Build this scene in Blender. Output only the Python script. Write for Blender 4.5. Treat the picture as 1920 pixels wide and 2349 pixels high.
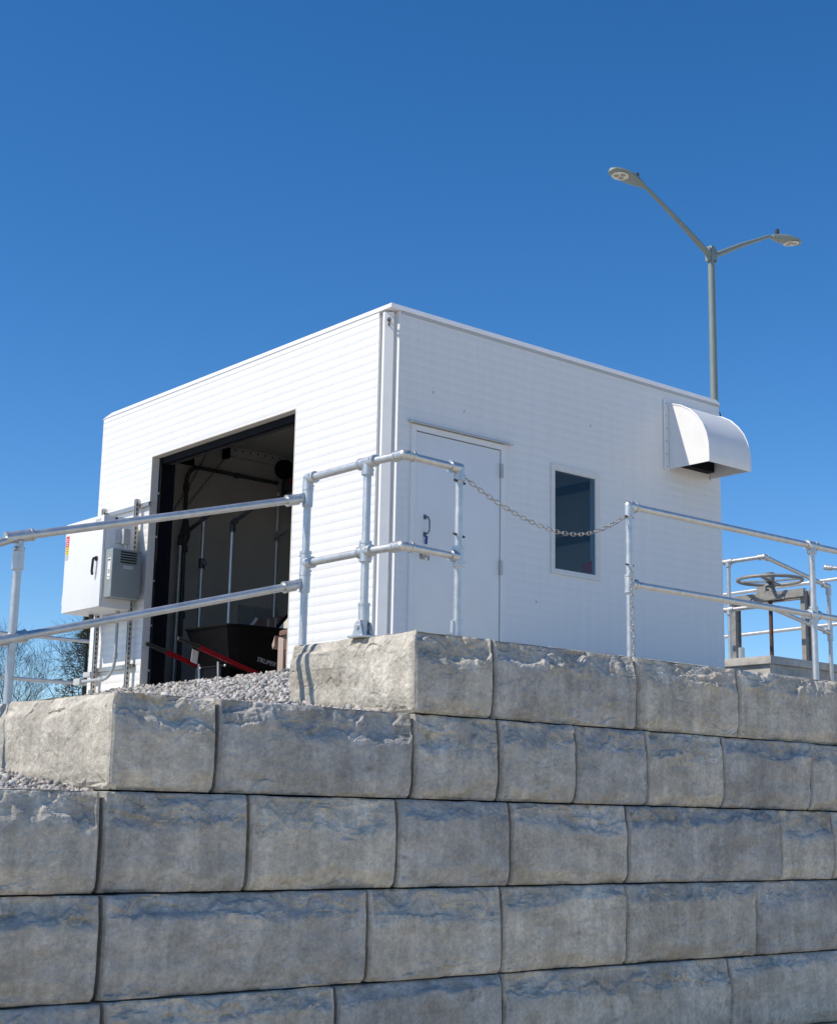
import bpy, bmesh, math, random
import numpy as np
from mathutils import Vector, Matrix

random.seed(7); rng = np.random.default_rng(7)
S = bpy.context.scene
COL = S.collection
for o in list(bpy.data.objects): bpy.data.objects.remove(o)

# ------------------------------------------------------------------ camera
YAW, PITCH, ROLL = 0.8746070, 0.2031214, 0.0192744
cp, sp = math.cos(PITCH), math.sin(PITCH)
fwd = Vector((math.cos(YAW)*cp, math.sin(YAW)*cp, sp))
rt0 = Vector((math.sin(YAW), -math.cos(YAW), 0)); up0 = rt0.cross(fwd)
rt = rt0*math.cos(ROLL) + up0*math.sin(ROLL); up = -rt0*math.sin(ROLL) + up0*math.cos(ROLL)
cd = bpy.data.cameras.new('camera'); cam = bpy.data.objects.new('camera', cd); COL.objects.link(cam)
M = Matrix.Identity(4)
for i in range(3): M[i][0] = rt[i]; M[i][1] = up[i]; M[i][2] = -fwd[i]
M[2][3] = 1.55
cam.matrix_world = M
cd.sensor_fit = 'HORIZONTAL'; cd.sensor_width = 36; cd.lens = 36*3397.3/1920
cd.clip_start = 0.1; cd.clip_end = 6000
S.camera = cam

# ------------------------------------------------------------------ sky, sun, exposure
SUN = Vector((0.64, -0.225, -0.735)).normalized()          # direction the light travels
w = bpy.data.worlds.new('World'); S.world = w; w.use_nodes = True
nt = w.node_tree; nt.nodes.clear()
sky = nt.nodes.new('ShaderNodeTexSky'); sky.sky_type = 'NISHITA'; sky.sun_disc = False
sky.sun_elevation = math.asin(-SUN.z); sky.sun_rotation = math.atan2(-SUN.x, -SUN.y)
sky.altitude = 1500; sky.air_density = 1.0; sky.dust_density = 0.15; sky.ozone_density = 3.0
bg = nt.nodes.new('ShaderNodeBackground'); bg.inputs[1].default_value = 0.15
wo = nt.nodes.new('ShaderNodeOutputWorld')
hs_ = nt.nodes.new('ShaderNodeHueSaturation'); hs_.inputs['Saturation'].default_value = 1.31; hs_.inputs['Hue'].default_value = 0.503
nt.links.new(sky.outputs[0], hs_.inputs['Color']); nt.links.new(hs_.outputs[0], bg.inputs[0]); nt.links.new(bg.outputs[0], wo.inputs[0])
sd = bpy.data.lights.new('sun', 'SUN'); sd.energy = 4.6; sd.angle = math.radians(0.53); sd.color = (1.0, 0.905, 0.76)
sun = bpy.data.objects.new('sun', sd); COL.objects.link(sun)
sun.rotation_euler = SUN.to_track_quat('-Z', 'Y').to_euler(); sun.location = (-20, 10, 30)
S.view_settings.view_transform = 'Standard'; S.view_settings.look = 'None'
S.view_settings.exposure = 0.0; S.view_settings.gamma = 1.0; S.view_settings.use_curve_mapping = False

# ------------------------------------------------------------------ numpy noise
def _h(ix, iy, iz, seed):
    n = (ix.astype(np.int64)*374761393 + iy.astype(np.int64)*668265263 + iz.astype(np.int64)*2147483647 + seed*1274126177) & 0xffffffff
    n = ((n ^ (n >> 13))*1274126177) & 0xffffffff
    n = ((n ^ (n >> 16))*2246822519) & 0xffffffff
    return ((n ^ (n >> 15)) & 0xffffff)/float(0xffffff)
def noise(x, y, z=0., seed=0):
    x, y, z = np.broadcast_arrays(np.asarray(x, float), np.asarray(y, float), np.asarray(z, float))
    xi, yi, zi = np.floor(x), np.floor(y), np.floor(z); fx, fy, fz = x-xi, y-yi, z-zi
    fx, fy, fz = [f*f*f*(f*(f*6-15)+10) for f in (fx, fy, fz)]
    r = 0
    for a in (0, 1):
        for b in (0, 1):
            for c in (0, 1):
                wgt = (fx if a else 1-fx)*(fy if b else 1-fy)*(fz if c else 1-fz)
                r = r + wgt*_h(xi+a, yi+b, zi+c, seed)
    return r*2-1
def fbm(x, y, z=0., oct=4, seed=0):
    s = 0; a = 1; t = 0
    for i in range(oct):
        s = s + a*noise(np.asarray(x)*2**i, np.asarray(y)*2**i, np.asarray(z)*2**i, seed+i*17); t += a; a *= .5
    return s/t
def sstep(a, b, x):
    t = np.clip((x-a)/(b-a), 0, 1); return t*t*(3-2*t)

# ------------------------------------------------------------------ materials
def mat(name, col=(.5,.5,.5), rough=.6, metal=0., noise_amt=0., noise_scale=20., bump=0., bump_scale=80., rnd=0., spec=None, col2=None, stretch=(1,1,1)):
    m = bpy.data.materials.new(name); m.use_nodes = True
    n = m.node_tree.nodes; l = m.node_tree.links; b = n['Principled BSDF']
    b.inputs['Base Color'].default_value = (*col, 1); b.inputs['Roughness'].default_value = rough; b.inputs['Metallic'].default_value = metal
    if spec is not None: b.inputs['Specular IOR Level'].default_value = spec
    geo = n.new('ShaderNodeNewGeometry'); mp = n.new('ShaderNodeMapping'); mp.inputs['Scale'].default_value = stretch
    l.new(geo.outputs['Position'], mp.inputs[0])
    if noise_amt > 0:
        t = n.new('ShaderNodeTexNoise'); t.inputs['Scale'].default_value = noise_scale; t.inputs['Detail'].default_value = 6
        l.new(mp.outputs[0], t.inputs['Vector'])
        r = n.new('ShaderNodeValToRGB'); r.color_ramp.elements[0].position = .3; r.color_ramp.elements[1].position = .7
        c2 = col2 or tuple(min(1, c*(1+noise_amt)) for c in col)
        r.color_ramp.elements[0].color = (*[c*(1-noise_amt) for c in col], 1); r.color_ramp.elements[1].color = (*c2, 1)
        l.new(t.outputs[0], r.inputs[0]); l.new(r.outputs[0], b.inputs['Base Color'])
    if bump > 0:
        t = n.new('ShaderNodeTexNoise'); t.inputs['Scale'].default_value = bump_scale; t.inputs['Detail'].default_value = 5
        l.new(mp.outputs[0], t.inputs['Vector'])
        bp = n.new('ShaderNodeBump'); bp.inputs['Strength'].default_value = bump; bp.inputs['Distance'].default_value = .01
        l.new(t.outputs[0], bp.inputs['Height']); l.new(bp.outputs[0], b.inputs['Normal'])
    return m
def nodes_of(m): return m.node_tree.nodes, m.node_tree.links, m.node_tree.nodes['Principled BSDF']

def white_panel():
    m = bpy.data.materials.new('white_panel'); m.use_nodes = True; n, l, b = nodes_of(m)
    b.inputs['Roughness'].default_value = .45; b.inputs['Specular IOR Level'].default_value = .35
    geo = n.new('ShaderNodeNewGeometry')
    # faint vertical grime streaks
    mp = n.new('ShaderNodeMapping'); mp.inputs['Scale'].default_value = (9, 9, .55); l.new(geo.outputs['Position'], mp.inputs[0])
    t = n.new('ShaderNodeTexNoise'); t.inputs['Scale'].default_value = 1.6; t.inputs['Detail'].default_value = 7; l.new(mp.outputs[0], t.inputs['Vector'])
    r = n.new('ShaderNodeValToRGB'); r.color_ramp.elements[0].position = .3; r.color_ramp.elements[1].position = .62
    r.color_ramp.elements[0].color = (.725, .725, .715, 1); r.color_ramp.elements[1].color = (.785, .79, .785, 1); l.new(t.outputs[0], r.inputs[0])
    t3 = n.new('ShaderNodeTexNoise'); t3.inputs['Scale'].default_value = .8; t3.inputs['Detail'].default_value = 3; l.new(geo.outputs['Position'], t3.inputs['Vector'])
    mx = n.new('ShaderNodeMix'); mx.data_type = 'RGBA'; mx.inputs[7].default_value = (.785, .785, .775, 1)
    l.new(t3.outputs[0], mx.inputs[0]); l.new(r.outputs[0], mx.inputs[6]); l.new(mx.outputs[2], b.inputs['Base Color'])
    t2 = n.new('ShaderNodeTexNoise'); t2.inputs['Scale'].default_value = 38; t2.inputs['Detail'].default_value = 4; l.new(geo.outputs['Position'], t2.inputs['Vector'])
    bp = n.new('ShaderNodeBump'); bp.inputs['Strength'].default_value = .12; bp.inputs['Distance'].default_value = .01; l.new(t2.outputs[0], bp.inputs['Height']); l.new(bp.outputs[0], b.inputs['Normal'])
    return m

def concrete_block():
    m = bpy.data.materials.new('split_face_concrete'); m.use_nodes = True; n, l, b = nodes_of(m)
    b.inputs['Roughness'].default_value = .92; b.inputs['Specular IOR Level'].default_value = .25
    geo = n.new('ShaderNodeNewGeometry'); oi = n.new('ShaderNodeObjectInfo')
    off = n.new('ShaderNodeVectorMath'); off.operation = 'MULTIPLY_ADD'
    cmb = n.new('ShaderNodeCombineXYZ'); l.new(oi.outputs['Random'], cmb.inputs[0]); l.new(oi.outputs['Random'], cmb.inputs[1]); l.new(oi.outputs['Random'], cmb.inputs[2])
    l.new(cmb.outputs[0], off.inputs[0]); off.inputs[1].default_value = (37, 53, 71); l.new(geo.outputs['Position'], off.inputs[2])
    def tex(scale, detail, stretch=None, rough=.55):
        t = n.new('ShaderNodeTexNoise'); t.inputs['Scale'].default_value = scale; t.inputs['Detail'].default_value = detail; t.inputs['Roughness'].default_value = rough
        if stretch:
            mp = n.new('ShaderNodeMapping'); mp.inputs['Scale'].default_value = stretch; l.new(off.outputs[0], mp.inputs[0]); l.new(mp.outputs[0], t.inputs['Vector'])
        else: l.new(off.outputs[0], t.inputs['Vector'])
        return t
    def ramp(src, p0, p1, c0, c1):
        r = n.new('ShaderNodeValToRGB'); r.color_ramp.elements[0].position = p0; r.color_ramp.elements[1].position = p1
        r.color_ramp.elements[0].color = (*c0, 1); r.color_ramp.elements[1].color = (*c1, 1); l.new(src, r.inputs[0]); return r
    def mix(mode, f, a, c):
        x = n.new('ShaderNodeMix'); x.data_type = 'RGBA'; x.blend_type = mode
        if isinstance(f, float): x.inputs[0].default_value = f
        else: l.new(f, x.inputs[0])
        l.new(a, x.inputs[6])
        if isinstance(c, tuple): x.inputs[7].default_value = (*c, 1)
        else: l.new(c, x.inputs[7])
        return x.outputs[2]
    base = ramp(tex(2.2, 5).outputs[0], .3, .72, (.51, .49, .45), (.79, .76, .70)).outputs[0]
    blk = ramp(oi.outputs['Random'], 0, 1, (.80, .815, .84), (1.10, 1.07, 1.0)).outputs[0]
    base = mix('MULTIPLY', 1.0, base, blk)
    streak = ramp(tex(3.0, 6, (5, 5, .6)).outputs[0], .42, .66, (.70, .69, .67), (1.05, 1.05, 1.05)).outputs[0]
    base = mix('MULTIPLY', .5, base, streak)
    blotch = ramp(tex(6, 9, (1, 1, 1.4), .74).outputs[0], .40, .60, (.72, .72, .715), (1.10, 1.10, 1.09)).outputs[0]
    base = mix('MULTIPLY', .7, base, blotch)
    tanf = ramp(tex(2.0, 6, (.8, .8, 3.0), .65).outputs[0], .56, .66, (0, 0, 0), (.55, .55, .55)).outputs[0]
    base = mix('MIX', tanf, base, (.40, .345, .27))
    darkf = ramp(tex(4.5, 8, None, .72).outputs[0], .60, .70, (0, 0, 0), (.6, .6, .6)).outputs[0]
    base = mix('MIX', darkf, base, (.12, .118, .11))
    # air pores
    v = n.new('ShaderNodeTexVoronoi'); v.inputs['Scale'].default_value = 42; l.new(off.outputs[0], v.inputs['Vector'])
    pore = ramp(v.outputs['Distance'], .07, .13, (.42, .42, .42), (1, 1, 1)).outputs[0]
    pm = ramp(tex(6, 2).outputs[0], .52, .62, (0, 0, 0), (1, 1, 1)).outputs[0]
    base = mix('MULTIPLY', pm, base, pore)
    fine = ramp(tex(40, 8, None, .8).outputs[0], .36, .64, (.68, .68, .68), (1.16, 1.16, 1.16)).outputs[0]
    base = mix('MULTIPLY', .8, base, fine)
    l.new(base, b.inputs['Base Color'])
    bt = tex(46, 9, None, .72); bp = n.new('ShaderNodeBump'); bp.inputs['Strength'].default_value = .8; bp.inputs['Distance'].default_value = .014
    l.new(bt.outputs[0], bp.inputs['Height']); l.new(bp.outputs[0], b.inputs['Normal'])
    return m

def galv():
    m = bpy.data.materials.new('galvanised_steel'); m.use_nodes = True; n, l, b = nodes_of(m)
    geo = n.new('ShaderNodeNewGeometry')
    t = n.new('ShaderNodeTexNoise'); t.inputs['Scale'].default_value = 14; t.inputs['Detail'].default_value = 9; t.inputs['Roughness'].default_value = .7; l.new(geo.outputs['Position'], t.inputs['Vector'])
    r = n.new('ShaderNodeValToRGB'); r.color_ramp.elements[0].position = .32; r.color_ramp.elements[1].position = .66
    r.color_ramp.elements[0].color = (.52, .525, .52, 1); r.color_ramp.elements[1].color = (.68, .685, .68, 1); l.new(t.outputs[0], r.inputs[0]); l.new(r.outputs[0], b.inputs['Base Color'])
    b.inputs['Metallic'].default_value = .9
    r2 = n.new('ShaderNodeMapRange'); r2.inputs[3].default_value = .36; r2.inputs[4].default_value = .58; l.new(t.outputs[0], r2.inputs[0]); l.new(r2.outputs[0], b.inputs['Roughness'])
    return m

def gravel_mat(name, lo=.16, hi=.62):
    m = bpy.data.materials.new(name); m.use_nodes = True; n, l, b = nodes_of(m)
    b.inputs['Roughness'].default_value = .85
    geo = n.new('ShaderNodeNewGeometry')
    r = n.new('ShaderNodeValToRGB'); cr = r.color_ramp
    cr.elements[0].position = 0; cr.elements[0].color = (.10, .10, .105, 1); cr.elements[1].position = 1; cr.elements[1].color = (.62, .61, .59, 1)
    for p, c in ((.13, (.20, .20, .205)), (.32, (.30, .295, .285)), (.5, (.42, .41, .385)), (.62, (.43, .385, .33)), (.70, (.43, .37, .33)), (.85, (.50, .49, .47))):
        e = cr.elements.new(p); e.color = (*c, 1)
    l.new(geo.outputs['Random Per Island'], r.inputs[0])
    t = n.new('ShaderNodeTexNoise'); t.inputs['Scale'].default_value = 120; l.new(geo.outputs['Position'], t.inputs['Vector'])
    mx = n.new('ShaderNodeMix'); mx.data_type = 'RGBA'; mx.blend_type = 'MULTIPLY'; mx.inputs[0].default_value = .5
    l.new(r.outputs[0], mx.inputs[6]); l.new(t.outputs['Color'], mx.inputs[7]); l.new(r.outputs[0], b.inputs['Base Color'])
    return m

def glass_mat():
    m = bpy.data.materials.new('window_glass'); m.use_nodes = True; n = m.node_tree.nodes; l = m.node_tree.links; n.clear()
    tr = n.new('ShaderNodeBsdfTransparent'); tr.inputs[0].default_value = (.58, .68, .75, 1)
    gl = n.new('ShaderNodeBsdfGlossy'); gl.inputs['Roughness'].default_value = .015
    fr = n.new('ShaderNodeFresnel'); fr.inputs[0].default_value = 1.52
    mx = n.new('ShaderNodeMixShader'); o = n.new('ShaderNodeOutputMaterial')
    ge = n.new('ShaderNodeNewGeometry'); sb = n.new('ShaderNodeMath'); sb.operation = 'SUBTRACT'; sb.inputs[0].default_value = 1.0; l.new(ge.outputs['Backfacing'], sb.inputs[1])
    mu = n.new('ShaderNodeMath'); mu.operation = 'MULTIPLY'; l.new(fr.outputs[0], mu.inputs[0]); l.new(sb.outputs[0], mu.inputs[1])
    l.new(mu.outputs[0], mx.inputs[0]); l.new(tr.outputs[0], mx.inputs[1]); l.new(gl.outputs[0], mx.inputs[2]); l.new(mx.outputs[0], o.inputs[0])
    return m

WHITE = white_panel()
TRIM = mat('white_trim', (.79, .79, .78), .4, noise_amt=.03, noise_scale=6)
DOORW = mat('door_paint', (.79, .79, .78), .38, noise_amt=.025, noise_scale=4)
CONC = concrete_block()
CURB = mat('smooth_concrete', (.46, .44, .40), .9, noise_amt=.2, noise_scale=7, bump=.25, bump_scale=60)
GALV = galv()
GRAV = gravel_mat('gravel_stones')
SOIL = mat('gravel_fines', (.46, .44, .40), .95, noise_amt=.35, noise_scale=60, bump=.8, bump_scale=90)
EARTH = mat('dry_ground', (.24, .225, .19), .95, noise_amt=.3, noise_scale=2)
LOT = mat('gravel_lot', (.60, .525, .40), .95, noise_amt=.2, noise_scale=1.5)
BLACK = mat('black_steel', (.005, .006, .010), .7, noise_amt=.2, spec=.15)
BLACKP = mat('black_poly', (.0055, .0055, .0065), .42, noise_amt=.25, noise_scale=12, spec=.12)
RUBBER = mat('black_rubber', (.02, .02, .02), .75)
RED = mat('red_enamel', (.36, .008, .014), .32, noise_amt=.12, noise_scale=14)
PALE = mat('pale_sticker', (.72, .68, .62), .6)
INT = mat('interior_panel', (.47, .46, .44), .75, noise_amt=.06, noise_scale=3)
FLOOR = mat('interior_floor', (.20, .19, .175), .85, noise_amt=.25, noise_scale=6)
REVEAL = mat('opening_reveal', (.66, .63, .575), .6, noise_amt=.05)
CAB = mat('cabinet_enamel', (.76, .765, .77), .38, noise_amt=.02, noise_scale=5)
GREYB = mat('grey_enamel', (.27, .30, .30), .42, noise_amt=.08, noise_scale=9)
GREYL = mat('grey_box', (.50, .51, .50), .45)
PVC = mat('grey_conduit', (.40, .42, .43), .5, noise_amt=.05)
STRUT = mat('zinc_strut', (.50, .47, .43), .42, .8, noise_amt=.12, noise_scale=30)
SLOT = mat('dark_slot', (.03, .03, .03), .8)
REDS = mat('red_sticker', (.72, .05, .05), .5)
YELS = mat('yellow_sticker', (.80, .56, .03), .5)
WHTS = mat('white_sticker', (.74, .74, .72), .5)
DKCON = mat('dark_conduit', (.06, .066, .075), .5, .3, noise_amt=.15)
POLE = mat('pole_paint', (.21, .255, .24), .5, .1, noise_amt=.06, noise_scale=6)
LENS = mat('lamp_lens', (.62, .60, .52), .3)
LENSD = mat('lamp_optic', (.30, .27, .22), .3)
STEEL = mat('weathered_channel', (.27, .265, .25), .6, .2, noise_amt=.18, noise_scale=18)
RUST = mat('rusty_stem', (.10, .055, .04), .8, noise_amt=.4, noise_scale=30)
BROWN = mat('brown_plastic', (.20, .115, .085), .55, noise_amt=.12, noise_scale=14)
TANP = mat('tan_plastic', (.42, .33, .27), .55, noise_amt=.08)
CHAIN = mat('chain_steel', (.42, .39, .36), .38, .85, noise_amt=.25, noise_scale=90)
DKMET = mat('dark_metal', (.07, .07, .075), .5, .4)
BLUE = mat('blue_tag', (.02, .04, .22), .5)
BARK = mat('tree_bark', (.034, .027, .022), .9, noise_amt=.35, noise_scale=4)
OLIVE = mat('olive_needles', (.075, .088, .030), .8, noise_amt=.35, noise_scale=2)
GLASS = glass_mat()
TEXTM = mat('silver_print', (.42, .43, .44), .45)
HANDLE = mat('satin_handle', (.16, .17, .19), .4, .6)
WFRAME = mat('window_frame_paint', (.71, .70, .67), .45, noise_amt=.04)
GASK = mat('dark_gasket', (.03, .03, .03), .7)

# ------------------------------------------------------------------ mesh helpers
ORG = {}
def org(p): return ORG.get(p.name, Vector((0, 0, 0))) if p else Vector((0, 0, 0))
class MB:
    def __init__(s): s.v = []; s.f = []
    def add(s, vs, fs):
        n = len(s.v); s.v += [tuple(p) for p in vs]; s.f += [tuple(i+n for i in f) for f in fs]; return s
    def box(s, a, b, bev=0.):
        a = [min(x, y) for x, y in zip(a, b)] if False else a
        x0, y0, z0 = [min(p, q) for p, q in zip(a, b)]; x1, y1, z1 = [max(p, q) for p, q in zip(a, b)]
        if bev <= 0:
            s.add([(x0,y0,z0),(x1,y0,z0),(x1,y1,z0),(x0,y1,z0),(x0,y0,z1),(x1,y0,z1),(x1,y1,z1),(x0,y1,z1)],
                  [(0,3,2,1),(4,5,6,7),(0,1,5,4),(1,2,6,5),(2,3,7,6),(3,0,4,7)])
        else:
            bm = bmesh.new(); bmesh.ops.create_cube(bm, size=1)
            for v in bm.verts: v.co = Vector(((x0+x1)/2+v.co.x*(x1-x0), (y0+y1)/2+v.co.y*(y1-y0), (z0+z1)/2+v.co.z*(z1-z0)))
            bmesh.ops.bevel(bm, geom=bm.edges[:], offset=bev, segments=2, affect='EDGES', profile=.6)
            bm.verts.index_update(); s.add([v.co[:] for v in bm.verts], [[v.index for v in f.verts] for f in bm.faces]); bm.free()
        return s
    def obox(s, c, ax, ay, az, bev=0.):
        t = MB(); t.box((-.5,)*3, (.5,)*3, 0)
        c = Vector(c); ax, ay, az = Vector(ax), Vector(ay), Vector(az)
        s.add([c+ax*v[0]+ay*v[1]+az*v[2] for v in t.v], t.f); return s
    def bar(s, a, b, wdt, hgt, upv=(0,0,1)):
        a, b = Vector(a), Vector(b); d = b-a; L = d.length; d = d.normalized(); u = Vector(upv)
        x = d.cross(u).normalized(); u = x.cross(d).normalized()
        return s.obox((a+b)/2, d*L, x*wdt, u*hgt)
    def tube(s, pts, r, n=14, cap=True):
        pts = [Vector(p) for p in pts]; m = len(pts); rs = r if isinstance(r, (list, tuple)) else [r]*m
        t0 = (pts[1]-pts[0]).normalized(); ref = Vector((0, 0, 1)) if abs(t0.z) < .9 else Vector((1, 0, 0))
        x = t0.cross(ref).normalized(); base = len(s.v); vs = []; fs = []
        for i, p in enumerate(pts):
            if i == 0: t = t0
            elif i == m-1: t = (pts[i]-pts[i-1]).normalized()
            else: t = ((pts[i+1]-p).normalized()+(p-pts[i-1]).normalized()).normalized()
            x = (x-t*x.dot(t)).normalized(); y = t.cross(x)
            k = 1.0
            if 0 < i < m-1:
                c = max(.35, t.dot((p-pts[i-1]).normalized())); k = 1.0
            for j in range(n):
                a = 2*math.pi*j/n; vs.append(p+(x*math.cos(a)+y*math.sin(a))*rs[i]*k)
        for i in range(m-1):
            for j in range(n):
                a, b2 = i*n+j, i*n+(j+1) % n; fs.append((a, b2, b2+n, a+n))
        if cap: fs.append(tuple(range(n))[::-1]); fs.append(tuple((m-1)*n+j for j in range(n)))
        s.add(vs, fs); return s
    def lathe(s, c, prof, n=20, axis=(0, 0, 1)):
        ax = Vector(axis).normalized(); c = Vector(c); pts = [c+ax*h for r, h in prof]
        ref = Vector((0, 0, 1)) if abs(ax.z) < .9 else Vector((1, 0, 0)); x = ax.cross(ref).normalized(); y = ax.cross(x)
        vs = []; fs = []; m = len(prof)
        for (r, h), p in zip(prof, pts):
            for j in range(n):
                a = 2*math.pi*j/n; vs.append(p+(x*math.cos(a)+y*math.sin(a))*max(r, 1e-4))
        for i in range(m-1):
            for j in range(n):
                a, b2 = i*n+j, i*n+(j+1) % n; fs.append((a, b2, b2+n, a+n))
        fs.append(tuple(range(n))[::-1]); fs.append(tuple((m-1)*n+j for j in range(n)))
        s.add(vs, fs); return s
    def prism(s, poly, d):      # poly: 3D points, d: extrusion vector
        n = len(poly); d = Vector(d); vs = [Vector(p) for p in poly]+[Vector(p)+d for p in poly]
        s.add(vs, [tuple(range(n))[::-1], tuple(range(n, 2*n))]+[(i, (i+1) % n, (i+1) % n+n, i+n) for i in range(n)]); return s
    def sphere(s, c, r, n=12, m=8, sc=(1, 1, 1)):
        vs = []; fs = []
        for i in range(1, m):
            for j in range(n):
                a = math.pi*i/m; b = 2*math.pi*j/n
                vs.append((c[0]+r*sc[0]*math.sin(a)*math.cos(b), c[1]+r*sc[1]*math.sin(a)*math.sin(b), c[2]+r*sc[2]*math.cos(a)))
        t = len(vs); vs += [(c[0], c[1], c[2]+r*sc[2]), (c[0], c[1], c[2]-r*sc[2])]
        for i in range(m-2):
            for j in range(n): fs.append((i*n+j, (i+1)*n+j, (i+1)*n+(j+1) % n, i*n+(j+1) % n))
        for j in range(n): fs.append((t, j, (j+1) % n)); fs.append((t+1, (m-2)*n+(j+1) % n, (m-2)*n+j))
        s.add(vs, fs); return s
    def build(s, name, m, parent=None, smooth=True, angle=35, loc=None):
        o0 = org(parent) if parent else (Vector(loc) if loc else Vector((0, 0, 0)))
        me = bpy.data.meshes.new(name)
        me.from_pydata([(v[0]-o0[0], v[1]-o0[1], v[2]-o0[2]) for v in s.v], [], s.f)
        bm = bmesh.new(); bm.from_mesh(me); bmesh.ops.recalc_face_normals(bm, faces=bm.faces)
        if smooth:
            ca = math.radians(angle)
            for f in bm.faces: f.smooth = True
            for e in bm.edges:
                if len(e.link_faces) == 2 and e.calc_face_angle(0) > ca: e.smooth = False
        bm.to_mesh(me); bm.free()
        return link(name, me, m, parent, loc)
def link(name, me, m, parent=None, loc=None):
    if m and not me.materials: me.materials.append(m)
    o = bpy.data.objects.new(name, me); COL.objects.link(o)
    if parent: o.parent = parent; ORG[o.name] = org(parent).copy()
    else:
        if loc: o.location = loc
        ORG[o.name] = Vector(loc) if loc else Vector((0, 0, 0))
    return o
def tag(o, label=None, cat=None, group=None, kind=None):
    if label: o['label'] = label
    if cat: o['category'] = cat
    if group: o['group'] = group
    if kind: o['kind'] = kind
    return o
def thing(name, loc, label, cat, group=None):
    o = bpy.data.objects.new(name, None); COL.objects.link(o); o.location = loc; o.empty_display_size = .2
    ORG[o.name] = Vector(loc); return tag(o, label, cat, group)
def fit(mb, c, dirs, r=.034, l=.075):
    c = Vector(c); mb.sphere(c, r*.99, 14, 10)
    for d in dirs:
        d = Vector(d).normalized()
        mb.tube([c, c+d*l], r, 16); mb.tube([c+d*(l-.014), c+d*(l+.002)], r*1.09, 16)
        s = d.cross(Vector((0.3, .5, .8))).normalized()
        mb.tube([c+d*(l*.62)+s*r*.9, c+d*(l*.62)+s*(r+.006)], .006, 8)

# ------------------------------------------------------------------ ground, terrace
m_ = MB(); m_.add([(-2500,-2500,0),(2500,-2500,0),(2500,2500,0),(-2500,2500,0)], [(0,1,2,3)])
tag(m_.build('ground', LOT), kind='structure')

def terr(X, Y):
    s = np.clip((X-4.75)/2.6, 0, 1)*np.clip((Y-6.35)/1.0, 0, 1)
    z = 2.09 + .66*s
    low = 1.61 + .115*np.clip(Y-6.3, 0, 3)
    t = sstep(3.46, 3.60, X)
    z = low*(1-t)+z*t
    far = sstep(16, 26, Y); z = z*(1-far) + 2.6*far
    z = np.where((X > 7.6) & (Y > 9.4), 2.62, z)
    return z
xs = np.unique(np.concatenate([np.linspace(-60, 0, 16), np.linspace(0, 3.3, 20), np.linspace(3.3, 3.8, 16), np.linspace(3.8, 7.6, 50), np.linspace(7.7, 14, 14), np.linspace(16, 120, 24)]))
ys = np.unique(np.concatenate([np.linspace(6.5, 10, 50), np.linspace(10.1, 14.6, 40), np.linspace(15, 30, 24), np.linspace(34, 160, 20)]))
GX, GY = np.meshgrid(xs, ys, indexing='ij'); GZ = terr(GX, GY) - .012
nX, nY = GX.shape; idx = np.arange(nX*nY).reshape(nX, nY)
fq = np.stack([idx[:-1,:-1], idx[1:,:-1], idx[1:,1:], idx[:-1,1:]], -1).reshape(-1, 4)
me = bpy.data.meshes.new('terrace_ground'); me.from_pydata(np.stack([GX, GY, GZ], -1).reshape(-1, 3).tolist(), [], fq.tolist())
for p in me.polygons: p.use_smooth = True
tag(link('terrace_ground', me, SOIL), kind='structure')

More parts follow.
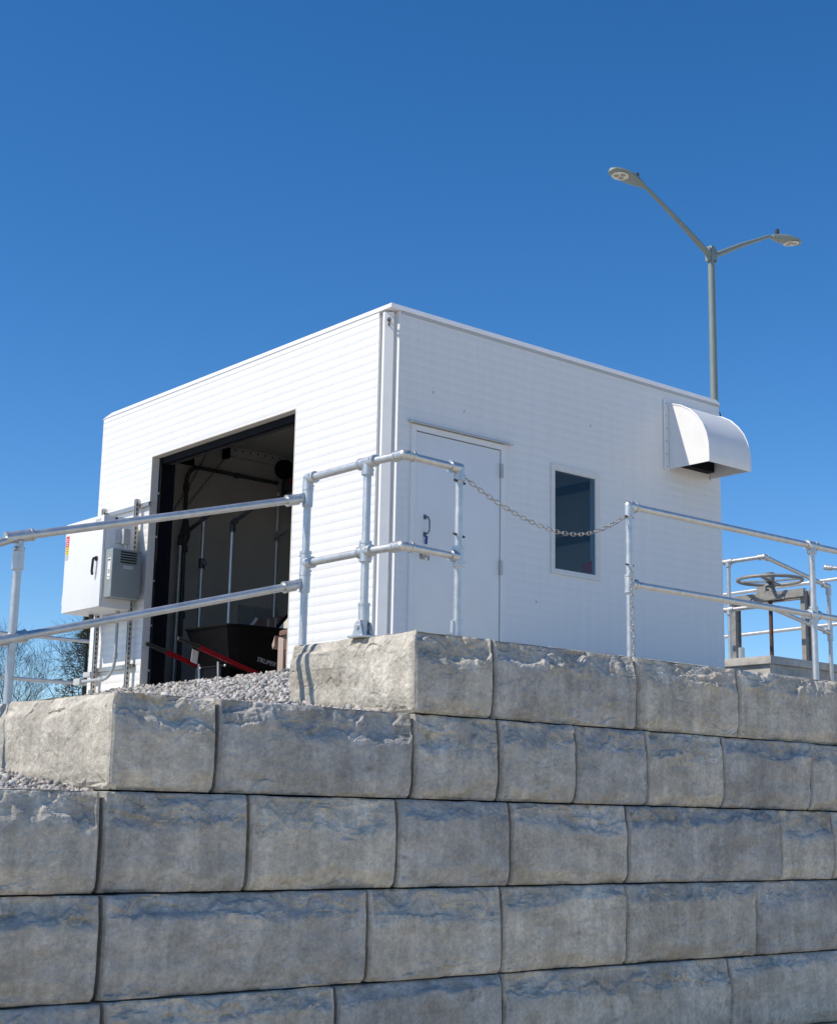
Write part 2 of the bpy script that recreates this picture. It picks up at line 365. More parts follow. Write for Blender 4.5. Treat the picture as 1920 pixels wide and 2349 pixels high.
# ------------------------------------------------------------------ retaining wall of split-face blocks
wall = thing('retaining_wall', (5.2, 6.3, 0), 'stepped retaining wall of big grey split-face concrete blocks in front of the white building', 'retaining wall')
def rough(u, wv, L, H, seed, lft, rgt):
    rs = np.random.default_rng(seed*7+1); top = H-wv; X = u+seed*3.17; Z = wv+seed*1.31
    def n1(f, k): return noise(X*f, k+.5, seed=seed+k)
    def nz(f, k): return noise(Z*f, k+.5, seed=seed+k)
    inner = sstep(.0, .045, u)*sstep(.0, .035, L-u)
    var = rs.uniform(.25, 1.1) if seed > 19 else rs.uniform(.85, 1.2)
    zone = rs.uniform(.07 if seed > 19 else .11, .17)+.05*n1(2.6, 3)+.02*n1(9, 4)
    lean = np.clip(1-top/zone, 0, 1)
    act = sstep(zone*1.25, zone*.75, top)
    bz = sstep(.11+.06*n1(3.5, 9)+.02*n1(13, 8), .0, wv)
    wx = .07*noise(X*6, Z*6, seed=seed+61)+.02*noise(X*19, Z*19, seed=seed+63); wz = .05*noise(X*6, Z*6, seed=seed+62)+.012*noise(X*21, Z*21, seed=seed+64)
    q = 2.0*fbm((X+wx)*2.3, (Z+wz)*5.0, 0., 2, seed+11); fr = q-np.floor(q); st = np.floor(q)+sstep(.88, 1., fr)
    q2 = 2.6*fbm((X-wx)*4.6, (Z+wz)*9.5, 0., 2, seed+21); fr2 = q2-np.floor(q2); st2 = np.floor(q2)+sstep(.84, 1., fr2)
    k1, k2 = rs.uniform(.013, .021)*var, rs.uniform(.008, .014)*var
    edge = sstep(.0, .03, top)
    sidef = sstep(.0, .10, u)*sstep(.0, .09, L-u)
    d = -(.016+.030*sidef)*lean - (.010+.010*sidef)*bz + inner*((.003+k1*act+.008*bz)*st + (k2*act*edge+.007*bz)*st2)
    # ragged ledge where the flat field begins
    t2 = zone*.8+.03*n1(4.2, 14)+.010*noise(X*17, Z*6, seed=seed+91); a2 = sstep(.0, .5, noise(X*2.4, 7.5, seed=seed+93))
    d += inner*.014*a2*(sstep(t2-.004, t2+.008, top)*sstep(.30, .16, top))
    d += inner*.008*fbm(X*1.7, Z*2.4, 0., 3, seed+31)
    crk = np.abs(fbm((X+wx)*2.6, (Z+wz)*3.0, 3., 3, seed+71)); d -= inner*.007*np.exp(-crk/.010)*sstep(.05, .3, noise(X*1.5, Z*1.5, seed=seed+73))
    if lft:
        e1 = rs.uniform(.030, .060)+.016*nz(7, 31)+.008*nz(19, 35); d -= .010*(1-sstep(e1-.014, e1+.010, u))
        d -= .018*(1-sstep(0, .013+.003*nz(12, 32), u))
    else: d -= .008*(1-sstep(0, .02+.01*nz(9, 33), u))
    if rgt: d -= .024*(1-sstep(0, .018+.005*nz(11, 34), L-u))
    d -= .014*(1-sstep(0, .016, wv)) + .008*(1-sstep(0, .012, top))
    # rounded block corners
    d -= .012*(1-sstep(.0, .035, np.hypot(u, wv))) + .012*(1-sstep(.0, .035, np.hypot(L-u, wv)))
    rg = 1-np.abs(fbm((X+wx)*13, (Z+wz)*17, 0., 3, seed+45)); d += inner*(.25+.75*np.clip(act+bz, 0, 1))*.008*(rg**3-.5)
    d += .0046*fbm(X*22, Z*22, 0., 4, seed+41)*(.5+.5*inner)
    return d
def block(x0, x1, z0, z1, yf, seed, depth=.62, left=False, ylen=None, res=.0095):
    g = .0115
    x0 += 0 if left else g; x1 -= g
    L, H = x1-x0, z1-z0
    xs = np.linspace(x0, x1, max(8, int(L/res))); zs = np.linspace(z0, z1, int(H/res))
    if left: ys = np.linspace(yf, yf+ylen, int(ylen/res))
    else: ys = yf+np.array([0, .008, .018, .035, .06, .1, .2, .4, depth])
    nx, ny, nz = len(xs), len(ys), len(zs)
    surf = np.zeros((nx, ny, nz), bool)
    surf[:, 0, :] = True; surf[:, :, -1] = True; surf[0] = True; surf[-1] = True; surf[:, :, 0] = True
    ids = -np.ones((nx, ny, nz), np.int64); ii = np.argwhere(surf); ids[surf] = np.arange(len(ii))
    X = xs[ii[:, 0]]; Y = ys[ii[:, 1]]; Z = zs[ii[:, 2]]
    a = rough(X-x0, Z-z0, L, H, seed, not left, True)*np.exp(-(Y-yf)/.045)
    P = np.stack([X, Y-a, Z], -1)
    if left:
        b = rough(Y-yf, Z-z0, ylen, H, seed+500, False, True)*np.exp(-(X-x0)/.045); P[:, 0] -= b
    P[:, 2] += np.where(ii[:, 2] == nz-1, .004*fbm(X*9, Y*9, 0., 3, seed+77), 0)
    def quads(A, flip=False):
        q = np.stack([A[:-1, :-1], A[1:, :-1], A[1:, 1:], A[:-1, 1:]], -1).reshape(-1, 4)
        return q[:, ::-1] if flip else q
    F = np.concatenate([quads(ids[:, 0, :]), quads(ids[:, :, -1]), quads(ids[:, :, 0], True), quads(ids[0], True), quads(ids[-1])])
    P -= np.array(org(wall))
    me = bpy.data.meshes.new('block'); me.vertices.add(len(P)); me.vertices.foreach_set('co', P.astype(np.float32).ravel())
    me.loops.add(F.size); me.loops.foreach_set('vertex_index', F.astype(np.int32).ravel())
    me.polygons.add(len(F)); me.polygons.foreach_set('loop_start', np.arange(0, F.size, 4, dtype=np.int32))
    me.polygons.foreach_set('use_smooth', np.zeros(len(F), bool)); me.update(calc_edges=True); me.validate()
    return link('block', me, CONC, wall)
TOPS = [2.572, 2.105, 1.638, 1.171, .704, .237]; PITCHZ = .467; HB = .458
YF = [6.28, 6.25, 6.22, 6.19, 6.16, 6.13]
ROWS = [[5.243, 5.857, 7.086, 8.106, 9.25, 10.4, 11.6, 12.8],
        [3.382, 3.98, 5.236, 5.876, 6.508, 7.143, 7.898, 8.851, 10.0, 11.2, 12.4],
        [1.0, 2.2, 3.36, 4.168, 5.113, 5.943, 6.925, 8.442, 9.048, 10.2, 11.4, 12.6],
        [.8, 2.0, 3.372, 4.906, 5.856, 6.875, 8.119, 9.3, 10.5, 11.7],
        [1.0, 2.2, 3.395, 4.693, 5.834, 7.804, 9.0, 10.2, 11.4],
        [1.6, 2.8, 4.0, 5.2, 6.4, 7.6, 8.8, 10.0, 11.2]]
sd_ = 1
for r, js in enumerate(ROWS):
    z1 = TOPS[r]; z0 = z1-HB
    for i in range(len(js)-1):
        sd_ += 1; vis = js[i] < 10.1 and r < 5 and js[i+1] > 2.6
        corner = i == 0 and r < 2
        block(js[i], js[i+1], z0, z1, YF[r], sd_, left=corner, ylen=(1.20 if r == 0 else 1.17) if corner else None, res=(.0072 if r < 2 else .0088) if vis else .03)
# returns continuing off the left edge of the frame
block(3.40, 4.0, TOPS[1]-HB, TOPS[1], 7.43, 99, left=True, ylen=1.17, res=.016)

# ------------------------------------------------------------------ gravel stones
def scatter(name, pts, rmin, rmax, mt):
    t = (1+5**.5)/2
    iv = np.array([(-1,t,0),(1,t,0),(-1,-t,0),(1,-t,0),(0,-1,t),(0,1,t),(0,-1,-t),(0,1,-t),(t,0,-1),(t,0,1),(-t,0,-1),(-t,0,1)], float); iv /= np.linalg.norm(iv[0])
    fi = np.array([(0,11,5),(0,5,1),(0,1,7),(0,7,10),(0,10,11),(1,5,9),(5,11,4),(11,10,2),(10,7,6),(7,1,8),(3,9,4),(3,4,2),(3,2,6),(3,6,8),(3,8,9),(4,9,5),(2,4,11),(6,2,10),(8,6,7),(9,8,1)])
    n = len(pts); sc = rng.uniform(rmin, rmax, n)*rng.choice([.5, .75, 1, 1, 1.35], n)
    V = iv[None]*(1+rng.uniform(-.42, .36, (n, 12)))[:, :, None]
    ax = rng.uniform(.55, 1.25, (n, 1, 3)); V = V*ax
    q = rng.normal(size=(n, 4)); q /= np.linalg.norm(q, axis=1)[:, None]; a, b, c, d = q.T
    R = np.stack([1-2*(c*c+d*d), 2*(b*c-a*d), 2*(b*d+a*c), 2*(b*c+a*d), 1-2*(b*b+d*d), 2*(c*d-a*b), 2*(b*d-a*c), 2*(c*d+a*b), 1-2*(b*b+c*c)], -1).reshape(n, 3, 3)
    V = np.einsum('nij,nkj->nki', R, V)*sc[:, None, None]+pts[:, None, :]
    Fc = (fi[None]+12*np.arange(n)[:, None, None]).reshape(-1, 3)
    me = bpy.data.meshes.new(name); V = V.reshape(-1, 3)
    me.vertices.add(len(V)); me.vertices.foreach_set('co', V.astype(np.float32).ravel())
    me.loops.add(Fc.size); me.loops.foreach_set('vertex_index', Fc.astype(np.int32).ravel())
    me.polygons.add(len(Fc)); me.polygons.foreach_set('loop_start', np.arange(0, Fc.size, 3, dtype=np.int32))
    me.update(calc_edges=True)
    return link(name, me, mt)
N = 30000
px = rng.uniform(3.5, 7.42, N); py = rng.uniform(6.36, 13.6, N)
ok = (px/py > .47) & (px/py < .92) & ~((px > 5.2) & (px < 5.95) & (py < 7.46)) & ~((px > 5.2) & (py < 6.9)) & ~((px > 5.9) & (py < 7.6))
px, py = px[ok], py[ok]
pz = terr(px, py)+rng.uniform(-.008, .014, len(px))+.012*fbm(px*3, py*3, 0., 3, 5)
g1 = scatter('gravel', np.stack([px, py, pz], -1), .011, .0215, GRAV)
tag(g1, 'pale grey crushed gravel sloping up to the open doorway', 'gravel', kind='stuff')
N = 3600
px = rng.uniform(2.2, 3.42, N); py = rng.uniform(6.30, 8.4, N)
pz = terr(px, py)+rng.uniform(-.006, .014, N)
g2 = scatter('gravel', np.stack([px, py, pz], -1), .010, .020, GRAV)
tag(g2, 'patch of pale gravel on the lower step at the left edge', 'gravel', kind='stuff')

# ------------------------------------------------------------------ building
X0, X1, Y0, Y1 = 7.489, 11.86, 9.373, 14.44
ZB, ZF, ZC, ZR = 2.55, 2.74, 5.74, 5.79
OY0, OY1, OZ1 = 10.727, 13.297, 5.175
B = thing('utility_building', (9.6, 11.9, ZB), 'small white flat-roofed utility building with an open roll-up doorway', 'building')
T = .10
def wall_part(name, boxes):
    m = MB()
    for a, b in boxes: m.box(a, b)
    return m.build(name, WHITE, B)
wl = wall_part('doorway_wall', [((X0, 9.53, ZB), (X0+T, OY0, ZR)), ((X0, OY1, ZB), (X0+T, Y1-.02, ZR)), ((X0, OY0, OZ1), (X0+T, OY1, ZR))])
DX0, DX1, DZ1 = 7.731, 8.824, 4.815
WX0, WX1, WZ0, WZ1 = 9.42, 10.03, 3.75, 4.735
wr = wall_part('side_wall', [((7.584, Y0, ZB), (DX0, Y0+T, ZR)), ((DX0, Y0, DZ1), (DX1, Y0+T, ZR)), ((DX1, Y0, ZB), (WX0, Y0+T, ZR)), ((WX0, Y0, ZB), (WX1, Y0+T, WZ0)), ((WX0, Y0, WZ1), (WX1, Y0+T, ZR)), ((WX1, Y0, ZB), (X1, Y0+T, ZR))])
wb = wall_part('back_wall', [((X1-T, Y0+T, ZB), (X1, Y1-.02, ZR))])
wf = wall_part('far_wall', [((X0+T, Y1-.02-T, ZB), (X1-T, Y1-.02, ZR))])
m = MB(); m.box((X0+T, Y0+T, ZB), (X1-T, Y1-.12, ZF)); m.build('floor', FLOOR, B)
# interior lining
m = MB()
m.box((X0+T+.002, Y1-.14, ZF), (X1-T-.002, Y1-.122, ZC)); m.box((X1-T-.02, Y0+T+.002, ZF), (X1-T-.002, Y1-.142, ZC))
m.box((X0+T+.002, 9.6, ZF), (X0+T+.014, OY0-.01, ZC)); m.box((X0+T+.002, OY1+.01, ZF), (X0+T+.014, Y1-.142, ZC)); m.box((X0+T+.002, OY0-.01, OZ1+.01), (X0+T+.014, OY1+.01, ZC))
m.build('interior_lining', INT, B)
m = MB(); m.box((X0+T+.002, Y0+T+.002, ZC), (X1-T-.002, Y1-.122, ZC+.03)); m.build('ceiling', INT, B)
# siding courses: long low embossed strips, wavy edges
def course(p0, p1, outn, z, h, seed, par, t=.0012):
    p0, p1, outn = Vector(p0), Vector(p1), Vector(outn); L = (p1-p0).length; n = max(2, int(L/.09))
    vs = []; fs = []
    for i in range(n+1):
        p = p0.lerp(p1, i/n); s = (p.x+p.y)*1.0
        e = .0022*float(noise(s*14, z*31, seed=3))+.0015*float(noise(s*5, z*17, seed=8))
        e2 = .0022*float(noise(s*14, z*31+50, seed=4)); tt = t*(1+.35*float(noise(s*6, z*40, seed=12)))
        for dz, o in ((.0, -.0004), (.0045, tt), (h-.004, tt*.8), (h-.0008, -.0004)):
            q = p+outn*o; vs.append((q.x, q.y, z+dz+(e if dz < h/2 else e2)))
    for i in range(n):
        for j in range(3): fs.append((i*4+j, (i+1)*4+j, (i+1)*4+j+1, i*4+j+1))
    fs.append((0, 1, 2, 3)); fs.append((n*4+3, n*4+2, n*4+1, n*4))
    mb = MB(); mb.add(vs, fs); mb.build('siding_course', WHITE, par, angle=60)
CP = .0783; zc = 5.744-CP; k_ = 0
while zc > 2.62:
    a, b = 9.531, Y1-.03
    segs = [(a, b)] if zc > OZ1+.002 else ([(a, OY0-.004), (OY1+.004, b)] if zc+CP < OZ1+.03 else [(a, OY0-.004), (OY1+.004, b)])
    for (p, q) in segs: course((X0, p, 0), (X0, q, 0), (-1, 0, 0), zc, CP, k_, wl)
    segs = [(7.588, X1-.01)]
    def cut(segs, c0, c1):
        out = []
        for p, q in segs:
            if q <= c0 or p >= c1: out.append((p, q))
            else:
                if p < c0: out.append((p, c0))
                if q > c1: out.append((c1, q))
        return out
    if zc < DZ1+.02: segs = cut(segs, DX0-.01, DX1+.06)
    if zc+CP > WZ0-.02 and zc < WZ1+.03: segs = cut(segs, WX0-.025, WX1+.025)
    if zc+CP > 4.94 and zc < 5.69: segs = cut(segs, 10.965, 11.80)
    for (p, q) in segs: course((p, Y0, 0), (q, Y0, 0), (0, -1, 0), zc, CP, k_+300, wr, .0002)
    zc -= CP; k_ += 1
m = MB(); m.box((X0-.004, 9.531, 5.744), (X0+.02, Y1-.03, 5.792)); m.build('fascia_strip', WHITE, wl)
# roof cap with bevelled edge
def roof():
    m = MB(); o = .012
    a, b, c, d = X0-.012, X1+o, Y0-o, Y1+.0
    def ring(e, z): return [(a+e, c+e, z), (b-e, c+e, z), (b-e, d-e-(.0), z), (a+e, d-e, z)]
    v = ring(.004, 5.792)+ring(0, 5.797)+ring(.030, 5.848)+ring(.25, 5.866)
    v[7] = (a, d-.02, 5.797); v[11] = (a+.03, d-.16, 5.848); v[10] = (b-.03, d-.16, 5.848)
    f = [(3, 2, 1, 0), (12, 13, 14, 15)]
    for r in range(3):
        for i in range(4): f.append((r*4+i, r*4+(i+1) % 4, r*4+4+(i+1) % 4, r*4+4+i))
    m.add(v, f); return m.build('roof', TRIM, B, angle=12)
roof()
m = MB(); m.box((7.60, Y0-.006, 5.764), (X1+.01, Y0+.03, 5.790)); m.build('drip_edge', GREYL, B)
# chamfered corner column with its shackle
m = MB(); m.prism([(7.62, 9.50, ZB), (7.500, 9.497, ZB), (7.491, 9.488, ZB), (7.489, 9.458, ZB), (7.552, 9.412, ZB), (7.556, 9.43, ZB), (7.62, 9.44, ZB)], (0, 0, 5.780-ZB)); m.build('corner_post', TRIM, B)
m = MB(); m.box((7.515, 9.502, ZB), (7.56, 9.529, 5.76)); m.build('corner_gasket', GREYL, B)
m = MB(); c = Vector((7.518, 9.436, 5.70)); nn = Vector((-.59, -.807, 0))
m.tube([c, c+nn*.03], .008, 8); m.tube([c-Vector((0,0,.04)), c-Vector((0,0,.04))+nn*.03], .008, 8)
m.tube([c+nn*.032+Vector((0,0,.016*math.cos(a)+.0))+Vector((.807,-.59,0))*.014*math.sin(a) for a in np.linspace(0, 2*math.pi, 13)], .0045, 6)
m.tube([c+nn*.032+Vector((0,0,-.01)), c+nn*.034+Vector((0,0,-.055))], .006, 6); m.build('shackle', DKMET, B)
m = MB(); m.tube([(11.872+.026*math.cos(a)+.02, 9.40, 5.70+.026*math.sin(a)) for a in np.linspace(-2.6, 2.6, 14)], .007, 6); m.build('lifting_eye', DKMET, B)
# doorway reveal
rv = .082
m = MB(); m.box((X0-.003, OY1-.004, ZB+.1), (X0+rv, OY1+.008, OZ1+.008)); m.box((X0-.003, OY0-.008, ZB+.1), (X0+rv, OY0+.004, OZ1+.008)); m.box((X0-.003, OY0+.005, OZ1-.004), (X0+rv, OY1-.005, OZ1+.008))
m.build('doorway_reveal', REVEAL, B)
# roll-up door guides, lintel seal and raised curtain bar
for yy, s in ((OY1, -1), (OY0, 1)):
    m = MB(); m.box((X0+rv+.002, yy-.004, ZF), (X0+rv+.012, yy+s*.055, OZ1+.05)); m.box((X0+rv+.012, yy+s*.020, ZF), (X0+rv+.16, yy+s*.030, OZ1+.1)); m.box((X0+rv+.11, yy+s*.03, ZF), (X0+rv+.16, yy+s*.062, OZ1+.1))
    gd = m.build('door_guide', BLACK, B)
    m = MB()
    for zz in np.arange(2.95, 5.2, .46): m.tube([(X0+rv+.004, yy+s*.030, zz), (X0+rv-.006, yy+s*.030, zz)], .011, 8)
    m.build('guide_bolts', GALV, gd)
m = MB(); m.box((X0+rv+.004, OY0+.07, 5.10), (X0+rv+.05, OY1-.07, 5.17)); m.build('curtain_bar', BLACK, B)
m = MB(); m.box((X0+rv+.055, OY0+.07, 5.105), (X0+rv+.12, OY1-.07, 5.16)); m.build('bottom_rail', DKMET, B)
m = MB(); m.tube([(X0+.36, OY0-.1, 5.56), (X0+.36, OY1+.1, 5.56)], .15, 20); m.build('door_roll', BLACK, B)
# side door
m = MB()
m.box((DX0, Y0-.018, ZF-.1), (DX0+.05, Y0+.06, DZ1)); m.box((8.767, Y0-.018, ZF-.1), (DX1, Y0+.06, DZ1)); m.box((DX0+.05, Y0-.018, 4.766), (8.767, Y0+.06, DZ1)); m.build('door_frame', DOORW, B)
m = MB(); m.box((DX0+.05, Y0+.012, ZF-.1), (8.767, Y0+.03, 4.766)); m.build('door_gasket', GASK, B)
dl = MB(); dl.box((7.786, Y0-.012, ZF-.05), (8.757, Y0+.03, 4.757), .003); door = dl.build('door', DOORW, B)
for z0 in (4.572, 3.70, 2.86):
    m = MB(); m.box((8.756, Y0-.024, z0-.062), (8.79, Y0-.0125, z0+.062)); m.tube([(8.762, Y0-.028, z0-.064), (8.762, Y0-.028, z0+.064)], .011, 10); m.build('hinge', STRUT, door)
m = MB(); hx = 7.895
m.tube([(hx, Y0-.012, 4.03), (hx, Y0-.055, 4.025), (hx+.004, Y0-.07, 3.99), (hx+.004, Y0-.07, 3.91), (hx, Y0-.055, 3.885), (hx, Y0-.012, 3.88)], .0065, 8); m.box((hx-.016, Y0-.018, 4.01), (hx+.016, Y0-.0125, 4.05)); m.box((hx-.016, Y0-.018, 3.86), (hx+.016, Y0-.0125, 3.90)); m.build('pull_handle', HANDLE, door)
m = MB(); m.obox((hx+.006, Y0-.03, 3.83), (.022, 0, .0), (0, .004, 0), (.006, 0, .07)); m.build('tag', BLUE, door)
m = MB(); m.box((7.845, Y0-.016, 3.665), (7.90, Y0-.0125, 3.735)); m.build('lock_plate', STRUT, door)
m = MB(); m.lathe((7.878, Y0-.016, 3.70), [(.022, 0), (.022, .02), (.014, .03), (.027, .045), (.022, .07)], 14, (0, -1, 0)); m.build('door_knob', STRUT, door)
m = MB(); m.tube([(7.905, Y0-.06, 3.695), (7.907, Y0-.055, 3.655)], .005, 6); m.build('key', DKMET, door)
m = MB(); m.box((7.70, Y0-.048, 4.828), (8.885, Y0-.001, 4.832)); m.box((7.70, Y0-.048, 4.820), (8.885, Y0-.044, 4.828)); m.box((7.70, Y0-.006, 4.832), (8.885, Y0-.001, 4.852)); m.build('drip_cap', GREYL, B)
# window
m = MB(); f0, f1, g0, g1_ = 9.401, 10.046, 3.73, 4.757
for a, b in (((f0, g0), (f1, 3.775)), ((f0, 4.702), (f1, g1_)), ((f0, 3.775), (9.446, 4.702)), ((9.988, 3.775), (f1, 4.702))):
    m.box((a[0], Y0-.016, a[1]), (b[0], Y0-.001, b[1]))
win = m.build('window_frame', WFRAME, B, smooth=False)
m = MB()
for a, b in (((9.446, 3.775), (9.988, 3.781)), ((9.446, 4.696), (9.988, 4.702)), ((9.446, 3.781), (9.450, 4.696)), ((9.982, 3.781), (9.988, 4.696))): m.box((a[0], Y0-.010, a[1]), (b[0], Y0+.03, b[1]))
m.build('glazing_bead', WFRAME, win, smooth=False)
m = MB(); m.box((9.451, Y0-.005, 3.782), (9.981, Y0+.001, 4.695)); m.build('window_pane', GLASS, win, smooth=False)
m = MB(); m.box((9.835, Y0+.005, 3.80), (9.95, Y0+.012, 3.875)); m.prism([(9.835, Y0+.005, 3.877), (9.95, Y0+.005, 3.877), (9.95, Y0+.005, 3.915)], (0, .007, 0)); m.build('red_card', REDS, win, smooth=False)
# small marks on the side wall
for (x, z) in ((8.33, 5.03), (9.22, 3.44), (9.93, 5.2), (7.97, 5.13)):
    m = MB(); m.box((x, Y0-.006, z), (x+.008, Y0-.001, z+.022)); m.build('wall_scuff', GREYL, B)
# exhaust hood
m = MB(); fx0, fx1, fz0, fz1 = 10.978, 11.765, 4.960, 5.676
for a, b in (((fx0, fz0), (11.05, fz1)), ((11.69, fz0), (fx1, fz1)), ((11.05, 5.625), (11.69, fz1))): m.box((a[0], Y0-.012, a[1]), (b[0], Y0-.004, b[1]))
hood = m.build('vent_flange', WHITE, B)
hp = [(9.36, 5.625), (9.30, 5.624), (9.20, 5.590), (9.089, 5.528), (9.0, 5.445), (8.935, 5.360), (8.89, 5.260), (8.866, 5.150), (8.862, 5.05), (8.862, 4.970)]
for hx_ in (11.052, 11.684):
    m = MB(); m.prism([(hx_, y, z) for y, z in hp]+[(hx_, 9.36, 4.972)], (.006, 0, 0)); m.build('hood_side', TRIM, hood, smooth=False)
m = MB(); vs = []; fs = []
for i, (y, z) in enumerate(hp): vs += [(11.047, y, z+.003), (11.695, y, z+.003)]
for i, (y, z) in enumerate(hp): vs += [(11.047, y+.004 if i > 2 else y, z-.004), (11.695, y+.004 if i > 2 else y, z-.004)]
n_ = len(hp)
for i in range(n_-1): fs += [(2*i, 2*i+1, 2*i+3, 2*i+2), (2*n_+2*i, 2*n_+2*i+2, 2*n_+2*i+3, 2*n_+2*i+1), (2*i, 2*i+2, 2*n_+2*i+2, 2*n_+2*i), (2*i+1, 2*n_+2*i+1, 2*n_+2*i+3, 2*i+3)]
fs += [(2*n_-2, 2*n_-1, 4*n_-1, 4*n_-2)]
m.add(vs, fs); m.build('hood_cover', TRIM, hood, angle=40)
for hx_ in (11.050, 11.692):
    m = MB(); m.tube([(hx_, y, z+.004) for y, z in hp], .0065, 6); m.build('folded_seam', TRIM, hood)
m = MB(); m.box((11.10, Y0-.10, 5.02), (11.64, Y0-.01, 5.55)); m.build('vent_damper', BLACK, hood)
for zz in np.linspace(4.99, 5.64, 6):
    m = MB(); m.tube([(11.015, Y0-.011, zz), (11.015, Y0-.018, zz)], .007, 6); m.build('flange_screw', STRUT, hood)

# ------------------------------------------------------------------ electrical cabinet on struts
CX0, CX1, CY0, CY1, CZ0, CZ1 = 7.046, 7.404, 13.432, 14.24, 3.566, 4.514
cab = thing('control_cabinet', (7.2, 13.84, 3.566), 'white electrical control cabinet mounted on struts left of the doorway', 'cabinet')
m = MB(); m.box((CX0+.03, CY0, CZ0), (CX1, CY1, CZ1), .004); m.build('enclosure', CAB, cab)
m = MB(); m.box((CX0, CY0-.004, CZ0+.004), (CX0+.026, CY1+.004, CZ1+.002), .004); cdoor = m.build('cabinet_door', CAB, cab)
m = MB(); m.box((CX0+.026, CY0+.008, CZ0+.01), (CX0+.0305, CY1-.008, CZ1-.008)); m.build('door_gasket', GASK, cab)
m = MB(); m.tube([(CX0-.002, 13.53, 4.075), (CX0-.035, 13.53, 4.07), (CX0-.04, 13.535, 4.05), (CX0-.04, 13.545, 3.94), (CX0-.03, 13.55, 3.90)], .014, 8); m.lathe((CX0-.0005, 13.53, 4.07), [(.026, 0), (.026, .012)], 12, (-1, 0, 0)); m.build('handle', RUBBER, cdoor)
for zz in (3.7, 4.38):
    m = MB(); m.tube([(CX0+.01, CY1+.010, zz-.05), (CX0+.01, CY1+.010, zz+.05)], .010, 8); m.build('hinge', CAB, cdoor)
m = MB(); m.box((CX0-.0025, 14.165, 4.27), (CX0-.0005, 14.232, 4.385)); wl_ = m.build('warning_sticker', REDS, cdoor)
m = MB(); m.box((CX0-.0025, 14.167, 4.190), (CX0-.0005, 14.232, 4.269)); m.build('caution_sticker', YELS, cdoor)
m = MB(); m.box((CX0-.0025, 14.169, 4.130), (CX0-.0005, 14.232, 4.189)); m.build('info_sticker', GREYL, cdoor)
m = MB()
for zz, ww in ((4.355, .04), (4.335, .05), (4.31, .045), (4.29, .05)): m.box((CX0-.0032, 14.2-ww/2, zz-.003), (CX0-.0024, 14.2+ww/2, zz+.003))
m.build('sticker_print', WHTS, cdoor, smooth=False)
m = MB()
for zz, ww in ((4.25, .045), (4.225, .05), (4.205, .04)): m.box((CX0-.0032, 14.2-ww/2, zz-.0025), (CX0-.0024, 14.2+ww/2, zz+.0025))
m.build('sticker_print', SLOT, cdoor, smooth=False)
m = MB(); m.box((CX0-.0025, 13.49, 4.462), (CX0-.0005, 13.60, 4.485)); m.build('nameplate', GREYL, cdoor)
# cooler on the side of the cabinet
m = MB(); m.box((7.085, 13.27, 3.66), (7.415, CY0-.001, 4.155), .006); ac = m.build('cooling_unit', GREYB, cab)
for i in range(5):
    m = MB(); z = 4.125-.026*i; m.box((7.175, 13.266, z-.008), (7.36, 13.271, z+.008)); m.build('vent_slot', SLOT, ac)
m = MB(); m.box((7.21, 13.2665, 3.955), (7.32, 13.269, 3.99)); m.build('nameplate', GREYL, ac)
m = MB(); m.box((7.0825, 13.30, 3.84), (7.0845, 13.36, 4.06)); m.build('white_label', WHTS, ac)
m = MB(); m.tube([(7.0825, 13.33+.016*math.cos(a), 3.92+.016*math.sin(a)) for a in np.linspace(.4, 5.6, 10)], .004, 5); m.box((7.081, 13.308, 4.03), (7.0824, 13.352, 4.045)); m.box((7.081, 13.308, 3.86), (7.0824, 13.35, 3.866)); m.build('label_mark', SLOT, ac)
# connector housing above the cooler
m = MB(); m.box((7.19, 13.40, 4.235), (7.275, CY0-.001, 4.37), .004); m.box((7.235, 13.345, 4.225), (7.315, 13.40, 4.385), .008); m.tube([(7.28, 13.37, 4.225), (7.285, 13.375, 4.185)], .022, 10); m.build('cable_connector', GREYL, cab)
m = MB(); m.lathe((7.19, CY0-.001, 4.49), [(.016, 0), (.016, .004)], 12, (0, -1, 0)); m.build('latch_hole', SLOT, cab)
# strut frame (channel) carrying the cabinet
fr = thing('strut_frame', (7.45, 13.8, 2.6), 'slotted zinc strut frame behind the control cabinet', 'strut frame')
def strut_v(y, z0, z1):
    m = MB(); m.box((7.405, y-.0205, z0), (7.447, y-.0165, z1)); m.box((7.405, y+.0165, z0), (7.447, y+.0205, z1)); m.box((7.443, y-.0165, z0), (7.447, y+.0165, z1)); m.box((7.405, y-.0165, z0), (7.408, y-.008, z1)); m.box((7.405, y+.008, z0), (7.408, y+.0165, z1))
    o = m.build('upright', STRUT, fr, smooth=False)
    m = MB()
    for z in np.arange(z0+.03, z1-.03, .05): m.box((7.413, y-.0222, z), (7.427, y-.0206, z+.028))
    m.build('slots', SLOT, o, smooth=False)
strut_v(13.455, 2.68, 4.735); strut_v(14.16, 2.68, 4.735)
for zz in (4.665, 3.0):
    m = MB(); m.box((7.4485, 13.25 if zz > 4 else 13.40, zz-.0205), (7.486, 14.25, zz-.0165)); m.box((7.4485, 13.25 if zz > 4 else 13.40, zz+.0165), (7.486, 14.25, zz+.0205)); m.box((7.4485, 13.25 if zz > 4 else 13.40, zz-.0165), (7.452, 14.25, zz+.0165)); m.build('crossbar', STRUT, fr, smooth=False)
for y in (13.455, 14.16):
    m = MB(); m.box((7.425, y-.045, 4.685), (7.447, y-.024, 4.715)); m.tube([(7.41, y, 4.665), (7.395, y, 4.665)], .012, 6); m.build('clip', GALV, fr)
